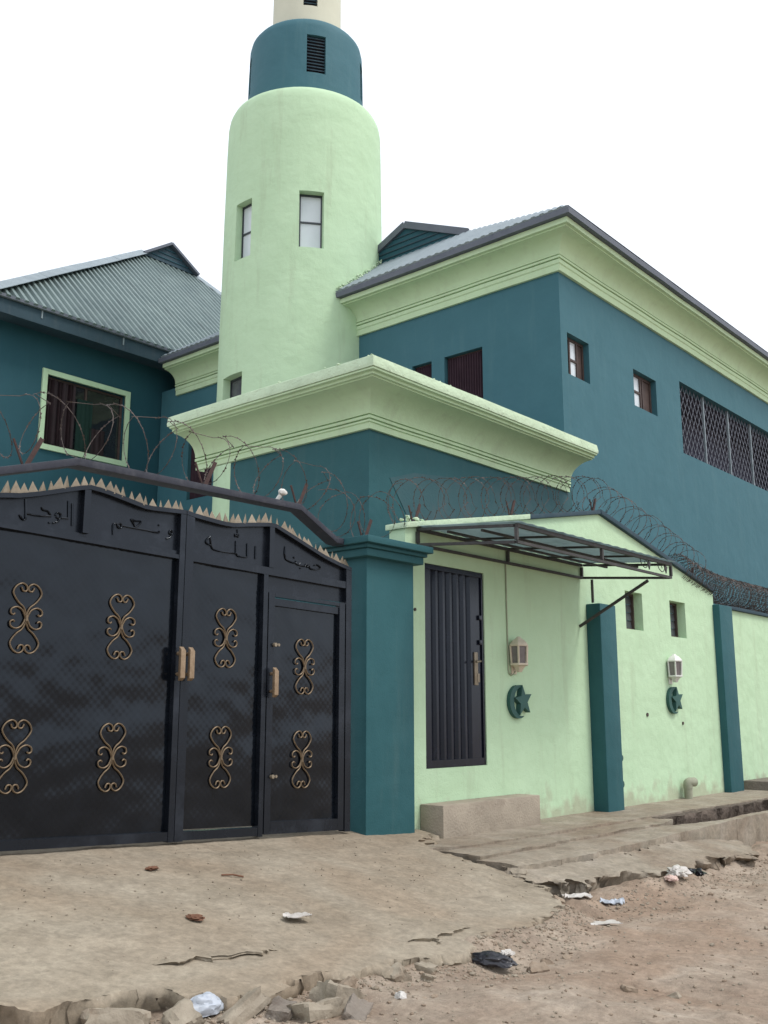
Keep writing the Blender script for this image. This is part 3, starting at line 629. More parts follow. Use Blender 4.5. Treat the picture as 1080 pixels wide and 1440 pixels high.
# ------------------------------------------------------------------ flat-roofed block in front of the minaret
XB, YB = 8.104, 7.2
bay = thing('corner_block', (XB, YB, -1.2), 'low dark teal corner block with heavy curved lime cornice before the minaret', 'building')
mb = MB(); mb.wall(FY(YB), [8.104,12.58], [-1.6,1.0,3.4], [], 0.2, ends=False); mb.wall(FX(XB), [7.2,9.57], [-1.6,1.0,3.4], [], 0.2, ends=False)
mb.add([(8.104,9.57,-1.6),(12.58,9.57,-1.6),(12.58,9.57,3.4),(8.104,9.57,3.4),(8.104,7.2,3.4),(12.58,7.2,3.4),(12.58,7.2,-1.6)], [(0,1,2,3),(3,2,5,4),(1,6,5,2)])
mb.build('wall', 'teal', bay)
PB = [(0.0,3.165),(0.04,3.165),(0.04,3.235),(0.058,3.240),(0.058,3.262),(0.022,3.266),(0.022,3.278),(0.062,3.28),(0.062,3.312),(0.024,3.316),(0.024,3.328)]+cove(0.058,3.33,0.42,3.585,11)+[(0.42,3.60),(0.455,3.604),(0.455,3.632),(0.50,3.638)]
mb = MB(); cornice_L(mb, XB, YB, 12.46, 10.22, PB+[(0.50,3.66),(0.0,3.662)]); mb.build('cornice', 'lime_cornice', bay, smooth=30)
mb = MB(); cornice_L(mb, XB, YB, 12.47, 10.25, [(0.36,3.664),(0.515,3.664),(0.52,3.70),(0.50,3.79),(0.46,3.812),(0.30,3.825),(-0.1,3.83)])
bm_c = mb.build('coping', 'lime_worn', bay, smooth=30)
# worn mortar crumbs along the coping edge
mb = MB(); rnd = random.Random(3)
for _ in range(46):
    t = rnd.random()**1.8; lump(mb, (7.62+t*2.2, 6.73+rnd.uniform(-0.012,0.05), 3.80+rnd.uniform(-0.015,0.006)), rnd.uniform(0.010,0.024), rnd)
for _ in range(8):
    t = rnd.random(); lump(mb, (7.61+rnd.uniform(-0.01,0.03), 6.74+t*2.6, 3.805+rnd.uniform(-0.015,0.012)), rnd.uniform(0.010,0.024), rnd)
o = mb.build('mortar_crumbs', 'lime_worn', bay); o['kind'] = 'stuff'
# greyer teal area on the lower street side, with a slanting edge
mb = MB(); mb.extrude([(9.3,-1.0),(9.05,1.9),(8.46,2.66),(8.9,2.80),(10.4,2.96),(11.6,3.158),(12.52,3.158),(12.52,-1.0)], lambda a,b,d: (a,YB+d,b), -0.006, 0.01); mb.build('grey_patch','patch',bay)

# ------------------------------------------------------------------ rear house on the left, hip roof in ribbed metal
YL, YE, ZE = 17.3, 16.75, 7.70
house = thing('rear_house', (14, YL, -1.2), 'dark teal house on the left under ribbed grey metal roof', 'house')
lw = [(9.87,11.70,5.18,6.60)]
mb = MB(); mb.wall(FY(YL), [8.75,19.6], [-1.6,2.0,7.45], lw, 0.2, ends=False)
mb.add([(8.75,17.3,-1.6),(8.75,30,-1.6),(8.75,30,7.45),(8.75,17.3,7.45),(19.6,17.3,-1.6),(19.6,30,-1.6),(19.6,30,7.45),(19.6,17.3,7.45)], [(0,1,2,3),(7,6,5,4),(1,5,6,2)])
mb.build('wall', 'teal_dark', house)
mb = MB(); mb.box(8.36,20.0,16.80,17.4,7.42,7.45); mb.box(8.36,8.8,17.4,30,7.42,7.45); mb.box(19.5,20.0,17.4,30,7.42,7.45); mb.build('soffit','fascia',house)
mb = MB(); mb.box(8.34,20.02,16.755,16.798,7.35,7.635); mb.box(8.34,8.38,16.8,30,7.35,7.635); mb.box(19.98,20.02,16.8,30,7.35,7.635); mb.build('fascia','fascia',house)
mb = MB(); mb.box(8.28,20.06,16.69,16.80,7.638,7.70); mb.box(8.28,8.40,16.802,30,7.638,7.70); mb.build('gutter','edge',house)
for x in (9.35,11.2):
    mb = MB(); mb.box(x,x+0.03,16.74,16.752,7.47,7.63); mb.build('gutter_strap','ridge',house)
T44 = math.tan(R(44)); C44 = math.cos(R(44)); S44 = math.sin(R(44))
GL, GR, GY = 14.84, 16.70, 21.55
XL0, XR0 = 8.30, 20.05
def run_hi(x):
    if x < GL: return max(0.03, (x-XL0)/(GL-XL0)*(GY-YE))
    if x > GR: return max(0.03, (XR0-x)/(XR0-GR)*(GY-YE))
    return GY-YE
x = XL0+0.02
while x < 20.0:
    x2 = min(x+0.925, 20.0); mb = MB()
    ribbed(mb, x, x2-0.0005, lambda u: -0.05, run_hi, lambda u, s, h: (u, YE+s-h*S44, ZE+s*T44+h*C44), pitch=0.185, hgt=0.055, rw=0.06)
    mb.build('roof_sheet', 'roof', house); x = x2
zg = ZE+(GY-YE)*T44
PK = (15.70, GY, zg+0.60)
mb = MB(); mb.add([(XL0,YE,ZE-0.02),(GL,GY,zg-0.02),PK,(15.70,34,zg+0.60),(XL0,34,ZE-0.02)], [(0,1,2,3,4)])
mb.add([(XR0,YE,ZE-0.02),(GR,GY,zg-0.02),PK,(15.70,34,zg+0.60),(XR0,34,ZE-0.02)], [(4,3,2,1,0)])
mb.build('roof', 'roof', house)
# hip caps in lapped lengths
def caps(a, b, n, w, mat='ridge'):
    a, b = Vector(a), Vector(b)
    for i in range(n):
        p, q = a.lerp(b, max(0, i/n-0.01)), a.lerp(b, (i+1)/n); lift = Vector((0,0,0.055+0.006*(i%2)))
        d = (q-p).normalized(); side = d.cross(Vector((0,0,1))).normalized()*w; mb = MB()
        drop = Vector((0,0,-0.62*w))
        vs = [p+lift,q+lift,p+lift+side+drop*0.9,q+lift+side+drop*0.9,p+lift-side+drop*1.3,q+lift-side+drop*1.3]
        vs2 = [v-Vector((0,0,0.012)) for v in vs]
        mb.add(vs+vs2, [(0,1,3,2),(1,0,4,5),(6,8,9,7),(7,11,10,6),(2,3,9,8),(5,4,10,11),(0,2,8,6),(0,6,10,4),(1,7,9,3),(1,5,11,7)])
        mb.build('hip_cap', mat, house)
caps((XL0-0.02,YE-0.02,ZE+0.06),(GL,GY,zg+0.10),4,0.20)
caps((XR0,YE,ZE+0.04),(GR,GY,zg+0.06),4,0.16)
mb = MB(); mb.extrude([(GL-0.05,zg),(GR+0.02,zg),(15.70,zg+0.56)], lambda a,b,d: (a,GY+d,b), -0.10, 0.0); gb = mb.build('gablet','fascia',house)
for z in (0.12,0.26,0.40):
    k = (0.56-z)/0.56*0.92; mb = MB(); mb.bar((15.74-k+0.08,GY-0.112,zg+z),(15.74+k-0.10,GY-0.112,zg+z),0.02,0.02); mb.build('batten','teal_dark',gb)
for sx in (-1,1):
    mb = MB(); mb.bar((15.74+sx*0.94,GY-0.13,zg+0.0),(15.70,GY-0.13,zg+0.60),0.07,0.20,up=(0,-1,0.01)); mb.build('verge_trim','edge',house)
# window with broad lime surround
h = lw[0]; mb = MB(); e = 0.105
mb.box(h[0]-e,h[0],YL-0.045,YL+0.02,h[2]-e,h[3]+e); mb.box(h[1],h[1]+e,YL-0.045,YL+0.02,h[2]-e,h[3]+e)
mb.box(h[0],h[1],YL-0.045,YL+0.02,h[2]-e,h[2]); mb.box(h[0],h[1],YL-0.045,YL+0.02,h[3],h[3]+e)
mb.build('window_surround','lime',house)
w = window_fill(house, FY(YL), h, 0.08, 'brown_frame', [(9.9,10.82,5.2,6.58,'dark_glass'),(10.82,11.68,5.2,6.58,'dark_glass')], 0.045, mullions=(10.82,))
def drape(u0,u1,z0,z1,mat,Y,par,n=26,amp=0.03):
    mb = MB(); vs = []
    for k in range(n+1):
        u = u0+(u1-u0)*k/n; d = amp*math.sin(k*1.9)+amp*0.5*math.sin(k*0.7)
        vs += [(u,Y+d,z0),(u,Y+d,z1),(u,Y+d+0.006,z0),(u,Y+d+0.006,z1)]
    mb.add(vs, [(4*k,4*k+4,4*k+5,4*k+1) for k in range(n)]+[(4*k+3,4*k+7,4*k+6,4*k+2) for k in range(n)]); mb.build('curtain',mat,par,smooth=60)
drape(9.93,10.55,5.23,6.55,'curtain_dim',YL+0.065,w); drape(10.62,10.98,5.23,6.3,'curtain_green',YL+0.068,w,12,0.01); drape(10.95,11.3,5.23,5.75,'curtain_dim',YL+0.066,w,10,0.012)

# ------------------------------------------------------------------ boundary wall with the side door
YW = 6.1
bw = thing('boundary_wall', (11.1, YW, -1.12), 'lime green gabled street wall with side door and dark teal piers', 'wall')
top = lambda u: 1.79+(u-7.40)*0.187 if u < 11.3 else 2.52-(u-11.3)*0.200
DOOR = (7.705,8.72,-0.51,1.485)
sw = [(11.93,12.42,1.10,1.60),(13.26,13.77,1.075,1.585)]
mb = MB(); mb.wall(FY(YW), [7.40,11.3,14.80], [-1.6,1.75], [DOOR]+sw, 0.20, back=True, topf=None)
us = [7.40,9.6,11.3,13.0,14.80]
mb.wall(FY(YW), us, [1.75,2.0], [], 0.20, back=True, topf=top)
mb.build('wall_face', 'lime', bw)
mb = MB(); mb.wall(FY(YW+0.02), [15.24,26.0], [-1.6,1.62], [], 0.18, back=True); mb.build('wall_face', 'lime', bw)
# coping: pale mortar over the door, dark cap on the rest
def slope_bar(x0,x1,y0,y1,t0,t1,mat,name,over=0.0):
    mb = MB(); vs = []
    for x in (x0,x1):
        z = top(x); vs += [(x,y0,z+t0),(x,y1,z+t0),(x,y1,z+t1),(x,y0,z+t1)]
    mb.add(vs,[(0,1,2,3),(7,6,5,4),(0,4,5,1),(1,5,6,2),(2,6,7,3),(3,7,4,0)]); return mb.build(name,mat,bw,bevel=0.008)
slope_bar(7.37,9.62,YW-0.045,YW+0.23,0.003,0.06,'lime_worn','coping')
slope_bar(9.625,11.3,YW-0.045,YW+0.23,0.003,0.055,'fascia','coping')
slope_bar(11.303,14.78,YW-0.05,YW+0.23,0.003,0.065,'fascia','coping')
mb = MB(); mb.box(15.24,26,YW-0.03,YW+0.24,1.623,1.675); mb.build('coping','fascia',bw,bevel=0.008)
mb = MB(); rnd = random.Random(11)
for _ in range(26): lump(mb,(7.42+rnd.random()**1.5*1.2,YW-0.03+rnd.uniform(0,0.1),top(7.6)+0.07+rnd.uniform(-0.02,0.02)),rnd.uniform(0.012,0.03),rnd)
o = mb.build('mortar_crumbs','lime_worn',bw); o['kind'] = 'stuff'
mb = MB(); mb.box(10.89,11.29,5.905,YW+0.01,-1.6,1.335); mb.build('pier','teal',bw,bevel=0.02)
mb = MB(); mb.box(14.76,15.25,5.99,YW+0.22,-1.6,1.645); mb.build('pier','teal',bw,bevel=0.015)
for h in sw:
    w = window_fill(bw, FY(YW), h, 0.125, 'brown_frame', [], 0.03)
    n = 4; dz = (h[3]-h[2]-0.07)/n
    for k in range(n):
        z = h[2]+0.035+dz*k
        q = MB(); q.add([(h[0]+0.034,YW+0.150,z),(h[1]-0.034,YW+0.150,z),(h[1]-0.034,YW+0.165,z+dz*0.97),(h[0]+0.034,YW+0.165,z+dz*0.97),
                         (h[0]+0.034,YW+0.156,z),(h[1]-0.034,YW+0.156,z),(h[1]-0.034,YW+0.171,z+dz*0.97),(h[0]+0.034,YW+0.171,z+dz*0.97)],
                        [(0,1,2,3),(4,7,6,5),(0,4,5,1),(1,5,6,2),(2,6,7,3),(3,7,4,0)]); q.build('louvre_pane','grey_glass',w)
# door leaf in deep corrugated sheet
d0,d1,z0,z1 = DOOR
prof = [(0.03,0),(0.11,0)]
x = 0.125
while x < 0.75:
    prof += [(x,0),(x+0.022,0.034),(x+0.062,0.034),(x+0.084,0)]; x += 0.118
prof += [(0.80,0),(0.985,0)]
mb = MB(); vs = []
for (u,d) in prof: vs += [(d0+u,YW+0.028+d,z0+0.05),(d0+u,YW+0.028+d,z1-0.05),(d0+u,YW+0.068,z0+0.05),(d0+u,YW+0.068,z1-0.05)]
mb.add(vs,[(4*k,4*k+4,4*k+5,4*k+1) for k in range(len(prof)-1)]+[(4*k+3,4*k+7,4*k+6,4*k+2) for k in range(len(prof)-1)])
door = mb.build('door','door_metal',bw,smooth=25)
mb = MB(); mb.box(d0+0.004,d0+0.034,YW+0.012,YW+0.072,z0+0.004,z1-0.004); mb.box(d1-0.034,d1-0.004,YW+0.012,YW+0.072,z0+0.004,z1-0.004)
mb.box(d0+0.036,d1-0.036,YW+0.012,YW+0.072,z1-0.052,z1-0.004); mb.box(d0+0.036,d1-0.036,YW+0.012,YW+0.072,z0+0.004,z0+0.075); mb.build('door_frame','door_metal',door)
mb = MB(); mb.box(d0+0.845,d0+0.905,YW+0.014,YW+0.030,0.30,0.64); mb.box(d0+0.885,d0+0.925,YW+0.008,YW+0.013,0.33,0.42); hd = mb.build('lock_plate','spike',door,bevel=0.004)
mb = MB(); mb.tube([(d0+0.875,YW+0.016,0.545),(d0+0.875,YW-0.035,0.545),(d0+0.87,YW-0.045,0.545),(d0+0.79,YW-0.045,0.535)],0.011,8); mb.build('handle','spike',hd,smooth=50)
for z in (0.98,0.72):
    mb = MB(); mb.box(d0+0.93,d0+0.975,YW+0.006,YW+0.028,z,z+0.05); mb.build('hinge','door_metal',door,bevel=0.004)
# small holes and pipe stubs in the plaster
for (x,z,r) in ((7.542,1.005,0.016),(12.393,0.0,0.026),(13.466,-0.117,0.022)):
    mb = MB(); mb.tube([(x,YW+0.004,z),(x,YW-0.012,z)],r,10); mb.build('wall_plug','brown_frame',bw,smooth=40)
for z in (-0.52,-0.83):
    mb = MB(); mb.tube([(11.40,YW+0.01,z),(11.40,YW-0.10,z)],0.035,12); mb.tube([(11.40,YW-0.10,z),(11.40,YW-0.125,z)],0.042,12); mb.build('pipe_stub','crescent',bw,smooth=40)

st = MB(); st.box(7.60,9.27,5.82,YW-0.003,-1.16,-0.825)
step = tag(st.build('door_step','concrete',bevel=0.012),'rough grey concrete block step below the side door','step')

mb = MB(); mb.box(15.5,19.0,5.62,YW+0.015,-1.3,-0.985)
tag(mb.build('low_plinth','grey_concrete',bevel=0.02),'low dark cement plinth against the wall beyond the right pier','plinth')

# ------------------------------------------------------------------ wall lanterns and crescent emblems
def lantern(x, zb, s, body, label):
    t = thing('wall_lantern',(x,YW,zb),label,'lamp','lanterns on the street wall'); n = 6
    def prism(mb, rz, cy=YW-0.085):
        vs = []; k = 6
        for r,z in rz: vs += [(x+r*math.cos(R(60*j+30)),cy+r*math.sin(R(60*j+30)),zb+z*s) for j in range(k)]
        mb.add(vs,[(i*k+j,i*k+(j+1)%k,(i+1)*k+(j+1)%k,(i+1)*k+j) for i in range(len(rz)-1) for j in range(k)]+[tuple(reversed(range(k))),tuple(range((len(rz)-1)*k,len(rz)*k))])
    mb = MB(); prism(mb,[(0.03,0.0),(0.045,0.03),(0.075,0.065),(0.108,0.075),(0.108,0.098)]); mb.build('base',body,t,bevel=0.003)
    mb = MB(); prism(mb,[(0.112,0.285),(0.115,0.30),(0.098,0.325),(0.07,0.355),(0.035,0.375),(0.02,0.395)]); mb.build('roof',body,t,bevel=0.003)
    mb = MB(); prism(mb,[(0.08,0.099),(0.092,0.284)]); mb.build('glass','lamp_glass',t)
    for j in range(6):
        a = R(60*j+30); mb = MB(); mb.bar((x+0.092*math.cos(a),YW-0.085+0.092*math.sin(a),zb+0.099*s),(x+0.103*math.cos(a),YW-0.085+0.103*math.sin(a),zb+0.284*s),0.016,0.016); mb.build('cage_bar',body,t)
    mb = MB(); mb.box(x-0.045,x+0.045,YW-0.02,YW-0.002,zb-0.02,zb+0.22*s); mb.build('back_plate',body,t,bevel=0.003)
    return t
lantern(9.24,0.452,0.97,'cream_plastic','dusty cream wall lantern fed by a cable beside the side door')
lantern(13.13,0.435,0.98,'white_plastic','clean white wall lantern between the two street piers')
def crescent(x, z, s, label):
    t = thing('crescent_emblem',(x,YW,z),label,'emblem','crescent and star emblems on the street wall')
    out = []; Ro, Ri, off = 0.178*s, 0.155*s, 0.058*s
    a0 = math.acos((off*off+Ro*Ro-Ri*Ri)/(2*off*Ro)); a1 = math.acos((Ro*Ro-off*off-Ri*Ri)/(2*off*Ri))
    for k in range(25): a = a0+(2*math.pi-2*a0)*k/24; out.append((x+Ro*math.cos(a),z+Ro*math.sin(a)))
    for k in range(1,24): a = 2*math.pi-a1-(2*math.pi-2*a1)*k/24; out.append((x+off+Ri*math.cos(a),z+Ri*math.sin(a)))
    mb = MB(); n = len(out)
    # strip between outer and inner arcs keeps the faces simple
    outer = [(x+Ro*math.cos(a0+(2*math.pi-2*a0)*k/24),z+Ro*math.sin(a0+(2*math.pi-2*a0)*k/24)) for k in range(25)]
    inner = [(x+off+Ri*math.cos(a1+(2*math.pi-2*a1)*k/24),z+Ri*math.sin(a1+(2*math.pi-2*a1)*k/24)) for k in range(25)]
    for k in range(24): mb.extrude([outer[k],outer[k+1],inner[k+1],inner[k]], lambda a,b,d: (a,YW+d,b), -0.045, -0.002)
    mb.v = [tuple(v) for v in mb.v]
    mb.build('crescent','crescent',t,merge=True)
    rot = R(8); star = []
    for k in range(10): r = (0.172 if k % 2 == 0 else 0.072)*s; a = R(90+36*k)+rot; star.append((x+0.070*s+r*math.cos(a),z+0.01+r*math.sin(a)))
    c = (x+0.070*s,z+0.01); mb = MB()
    for k in range(5):
        a,b,d_ = star[(2*k-1)%10],star[2*k],star[(2*k+1)%10]; mb.extrude([c,a,b,d_], lambda p,q,d: (p,YW+d,q), -0.062, -0.002)
    mb.build('star','crescent',t,merge=True)
crescent(9.28,0.137,1.0,'dark green crescent and star below the cream lantern by the door')
crescent(13.16,0.193,1.02,'dark green crescent and star below the white lantern between piers')
mb = MB(); mb.tube(spline([(9.135,YW-0.008,1.66),(9.135,YW-0.008,1.2),(9.137,YW-0.008,0.8),(9.14,YW-0.008,0.52),(9.15,YW-0.01,0.445),(9.20,YW-0.014,0.425),(9.25,YW-0.02,0.46)],5),0.009,6)
tag(mb.build('lamp_cable','cable',smooth=60),'thin cable running down the wall from awning to cream lantern','cable')
# drain pipe elbow at the foot of the wall
mb = MB(); mb.tube([(13.30,YW-0.10,-1.14),(13.30,YW-0.10,-0.96)],0.055,14); mb.tube(spline([(13.30,YW-0.10,-0.98),(13.30,YW-0.10,-0.92),(13.33,YW-0.115,-0.90),(13.42,YW-0.14,-0.90)],4),0.062,14)
tag(mb.build('pipe_elbow','pvc',smooth=45),'grimy elbow pipe sticking up at the foot of street wall','pipe')

# ------------------------------------------------------------------ awning
aw = thing('awning',(9.2,YW,1.65),'rusty brown steel awning frame with grey sheet above the side door','awning')
AX0,AX1,AY = 7.57,10.78,4.92
zt = lambda y: 1.80-(YW-y)*0.085
zl = lambda y: 1.645-(YW-y)*0.085
def rail(a,b,w=0.027,name='rail'):
    mb = MB(); mb.bar(a,b,w,w); return mb.build(name,'awning_steel',aw)
yb = YW-0.025
rail((AX0,yb,zt(yb)),(AX1,yb,zt(yb)),0.032); rail((AX0,AY,zt(AY)),(AX1,AY,zt(AY)),0.036); rail((AX0,yb-0.025,zt(yb)),(AX0,AY+0.026,zt(AY))); rail((AX1,yb-0.025,zt(yb)),(AX1,AY+0.026,zt(AY)))
rail((AX0,yb,zl(yb)),(AX1,yb,zl(yb))); rail((AX0,AY,zl(AY)),(AX1,AY,zl(AY))); rail((AX0,yb-0.02,zl(yb)),(AX0,AY+0.02,zl(AY))); rail((AX1,yb-0.02,zl(yb)),(AX1,AY+0.02,zl(AY)))
for x,y in ((AX0,yb),(9.16,yb),(AX1,yb),(AX0,AY),(9.16,AY),(AX1,AY)):
    rail((x,y,zl(y)+0.018),(x,y,zt(y)-0.022),0.03,'upright')
for k,x in enumerate((8.35,9.16,9.97)):
    rail((x,yb-0.022,zt(yb)+0.002),(x,AY+0.026,zt(AY)+0.002),0.022,'rafter')
for y in (5.72,5.32): rail((AX0+0.02,y,zt(y)-0.03),(AX1-0.02,y,zt(y)-0.03),0.022,'purlin')
mb = MB(); npt = 72; vs = []
for k in range(npt+1):
    x = AX0-0.03+(AX1-AX0+0.06)*k/npt; h = 0.030+0.004*math.sin(k*1.57)
    for y in (yb+0.02,AY-0.05): vs += [(x,y,zt(y)+h),(x,y,zt(y)+h+0.003)]
mb.add(vs,[(4*k,4*k+2,4*k+6,4*k+4) for k in range(npt)]+[(4*k+1,4*k+5,4*k+7,4*k+3) for k in range(npt)]+[(4*k,4*k+4,4*k+5,4*k+1) for k in range(npt)]+[(4*k+2,4*k+3,4*k+7,4*k+6) for k in range(npt)])
mb.build('roof_sheet','awning_sheet',aw,smooth=60)
mb = MB(); mb.tube([(10.72,YW-0.005,1.05),(10.98,5.4,1.38),(10.70,AY+0.25,zl(AY)-0.02)][::2],0.02,8); mb.build('brace','awning_steel',aw,smooth=40)
mb = MB(); mb.bar((10.78,5.94,1.33),(10.78,5.94,zl(5.94)-0.02),0.025,0.025); mb.build('prop','awning_steel',aw)
for (x0,sg) in ((10.02,1),(10.44,1)):      # scrolled ends between the front rails
    mb = MB(); pts = [(0,0.12),(0.03,0.06),(0.10,0.03),(0.15,0.07),(0.13,0.11),(0.09,0.10),(0.10,0.07)]
    mb.tube([Vector((x0+a*sg*1.2,AY,zl(AY)+0.015+b)) for a,b in [tuple(p.xy) for p in spline([(a,b,0) for a,b in pts],4)]],0.005,6); mb.build('scroll','awning_steel',aw,smooth=60)
    mb = MB(); mb.extrude([(x0+0.20,zt(AY)-0.02),(x0+0.245,zt(AY)-0.05),(x0+0.215,zt(AY)-0.12),(x0+0.18,zt(AY)-0.055)], lambda a,b,d: (a,AY+d,b),-0.006,0.006); mb.build('leaf_tip','awning_steel',aw)

# ------------------------------------------------------------------ gate piers and beam
def gate_pier(x0,x1,label):
    t = thing('gate_pier',(x0,5.95,-1.0),label,'pillar','piers carrying the gate')
    mb = MB(); mb.box(x0,x1,5.95,6.38,-1.5,1.42); mb.build('shaft','teal',t,bevel=0.012)
    mb = MB(); mb.box(x0-0.07,x1+0.07,5.88,6.44,1.405,1.475); mb.box(x0-0.10,x1+0.10,5.855,6.46,1.477,1.512); mb.build('necking','teal',t,bevel=0.01)
    mb = MB()
    o = 0.145; mb.add([(x0-o,5.95-o,1.514),(x1+o*0.9,5.95-o,1.514),(x1+o*0.9,6.5,1.514),(x0-o,6.5,1.514),(x0-o,5.95-o,1.575),(x1+o*0.9,5.95-o,1.575),(x1+o*0.9,6.5,1.575),(x0-o,6.5,1.575),
             (x0+0.1,6.05,1.61),(x1-0.1,6.05,1.61),(x1-0.1,6.3,1.61),(x0+0.1,6.3,1.61)],
            [(0,3,2,1),(0,1,5,4),(1,2,6,5),(2,3,7,6),(3,0,4,7),(4,5,9,8),(5,6,10,9),(6,7,11,10),(7,4,8,11),(8,9,10,11)]); mb.build('cap','teal',t,bevel=0.008)
gate_pier(6.672,7.345,'dark teal gate pillar with stepped cap between gate and door')
gate_pier(2.10,2.775,'dark teal gate pillar at the left end of the gate')
lwl = thing('boundary_wall',(-3,YW,-0.9),'plain lime green street wall beyond the left gate pillar','wall')
mb = MB(); mb.wall(FY(YW), [-12.0,2.098], [-1.6,1.2], [], 0.20, back=True); mb.build('wall_face','lime',lwl)
mb = MB(); mb.box(-12.0,2.098,YW-0.05,YW+0.25,1.203,1.26); mb.build('coping','fascia',lwl,bevel=0.008)
BP = [(2.70,1.56),(3.16,1.58),(3.77,1.765),(5.98,1.785),(6.44,1.555),(6.62,1.545)]
mb = MB(); vs = []
for x,z in BP: vs += [(x,6.10,z-0.035),(x,6.24,z-0.035),(x,6.24,z+0.02),(x,6.10,z+0.02)]
mb.add(vs,[(4*k+j,4*k+(j+1)%4,4*k+4+(j+1)%4,4*k+4+j) for k in range(len(BP)-1) for j in range(4)]+[(3,2,1,0),(20,21,22,23)])
beam = tag(mb.build('gate_beam','beam',bevel=0.006),'dark steel beam with bent ends bridging above the black gate','beam')
mb = MB(); lump(mb,(5.77,6.12,1.875),0.034,random.Random(2),1.1,2); bulb = thing('light_bulb',(5.77,6.15,1.80),'small white bulb on top of the gate beam','bulb')
mb.build('globe','white_plastic',bulb,smooth=80); mb = MB(); mb.tube([(5.735,6.15,1.806),(5.755,6.13,1.85)],0.018,8); mb.build('socket','white_plastic',bulb,smooth=40)

# ------------------------------------------------------------------ the gate
YG = 6.08
zb = lambda x: -0.846-0.0437*(x-3.38)             # foot of the gate follows the sloping drive
zr1 = lambda x: 1.256-0.0272*(x-3.208); zr0 = lambda x: 1.194-0.0268*(x-3.213)
TOPL = [(2.83,1.33),(3.00,1.385),(3.194,1.424),(3.314,1.440),(3.467,1.480),(3.625,1.529),(3.824,1.589),(3.958,1.580),(4.149,1.548),(4.330,1.517),(4.429,1.524),(4.685,1.538)]
TOPR = [(4.69,1.538),(4.779,1.525),(5.047,1.505),(5.15,1.505),(5.331,1.535),(5.598,1.574),(5.886,1.481),(6.205,1.375),(6.418,1.326),(6.56,1.300)]
def interp(tab, x):
    for (a,b),(c,d) in zip(tab,tab[1:]):
        if a <= x <= c: return b+(d-b)*(x-a)/(c-a)
    return tab[0][1] if x < tab[0][0] else tab[-1][1]
def sheet(mb, x0, x1, lo, hi, y0, y1, n=1):
    xs = [x0+(x1-x0)*k/n for k in range(n+1)]; vs = []
    for x in xs: vs += [(x,y0,lo(x)),(x,y0,hi(x)),(x,y1,lo(x)),(x,y1,hi(x))]
    fs = []
    for k in range(n): a,b = 4*k,4*k+4; fs += [(a,b,b+1,a+1),(a+2,a+3,b+3,b+2),(a,a+2,b+2,b),(a+1,b+1,b+3,a+3)]
    fs += [(0,1,3,2),(4*n,4*n+2,4*n+3,4*n+1)]; mb.add(vs,fs)
gl = thing('gate_leaf',(3.76,YG,-0.87),'left leaf of the black steel gate, wide plain panel with scrolls','gate','black gate leaves')
gr = thing('gate_leaf',(5.62,YG,-0.95),'right leaf of the black steel gate with the narrow wicket door','gate','black gate leaves')
F0, F1 = YG-0.045, YG+0.02                        # frame members stand proud of the sheets
off = lambda f, d: (lambda x: f(x)+d)
fit = lambda v: (lambda x: v)
def member(par, x0, x1, lo, hi, name='rail', y0=F0, y1=F1, n=1, mat='gate_frame'):
    mb = MB(); sheet(mb,x0,x1,lo,hi,y0,y1,n); return mb.build(name,mat,par)
def stile(par, xa, xb, lo, hi, y0=F0-0.004, y1=F1+0.003, name='stile'): return member(par,xa,xb,lo,hi,name,y0,y1,1)
tl, tr = (lambda x: interp(TOPL,x)), (lambda x: interp(TOPR,x))
# left leaf
member(gl,2.86,4.66,off(zb,0.065),off(zr0,0.004),'panel',YG-0.004,YG+0.004,1,'sheet')
for a,b in ((2.86,3.80),(3.83,4.66)):
    member(gl,a,b,off(zr1,-0.004),off(tl,-0.03),'top_panel',YG-0.004,YG+0.004,10)
member(gl,2.86,4.64,off(zb,0.012),off(zb,0.075)); member(gl,2.86,4.64,zr0,lambda x: (zr0(x)+zr1(x))/2); member(gl,2.86,4.64,lambda x:(zr0(x)+zr1(x))/2+0.002,zr1,'rail',F0+0.02,F1)
member(gl,2.84,4.685,off(tl,-0.032),tl,'top_rail',F0-0.006,F1,24)
stile(gl,2.83,2.89,off(zb,0.005),off(tl,-0.034)); stile(gl,4.635,4.686,off(zb,0.005),off(tl,-0.034)); stile(gl,3.795,3.845,off(zr1,0.002),off(tl,-0.034))
# right leaf
member(gr,4.76,5.52,off(zb,0.085),off(zr0,0.004),'panel',YG-0.004,YG+0.004,1,'sheet')
for a,b in ((4.76,5.58),(5.60,6.50)): member(gr,a,b,off(zr1,-0.004),off(tr,-0.03),'top_panel',YG-0.004,YG+0.004,10)
member(gr,5.58,6.50,fit(0.985),off(zr0,0.004),'panel',YG-0.004,YG+0.004,1)
member(gr,4.76,5.50,off(zb,0.012),off(zb,0.075)); member(gr,4.76,6.49,zr0,zr1); member(gr,4.69,6.56,off(tr,-0.032),tr,'top_rail',F0-0.006,F1,24)
stile(gr,4.692,4.768,off(zb,0.005),off(tr,-0.034)); stile(gr,5.500,5.548,off(zb,0.005),off(zr0,-0.002)); stile(gr,5.555,5.608,off(zr1,0.002),off(tr,-0.034)); stile(gr,6.49,6.56,off(zb,0.005),off(tr,-0.034))
wk = MB(); zw = lambda x: 0.986-0.0198*(x-5.622)
sheet(wk,5.60,6.44,off(zb,0.10),off(zw,-0.10),YG-0.012,YG-0.004); wk = wk.build('wicket_door','sheet',gr,label='narrow wicket door in the right gate leaf')
def wm(x0,x1,lo,hi,y0=F0-0.004): 
    mb = MB(); sheet(mb,x0,x1,lo,hi,y0,YG-0.002); return mb.build('wicket_frame','gate_frame',wk)
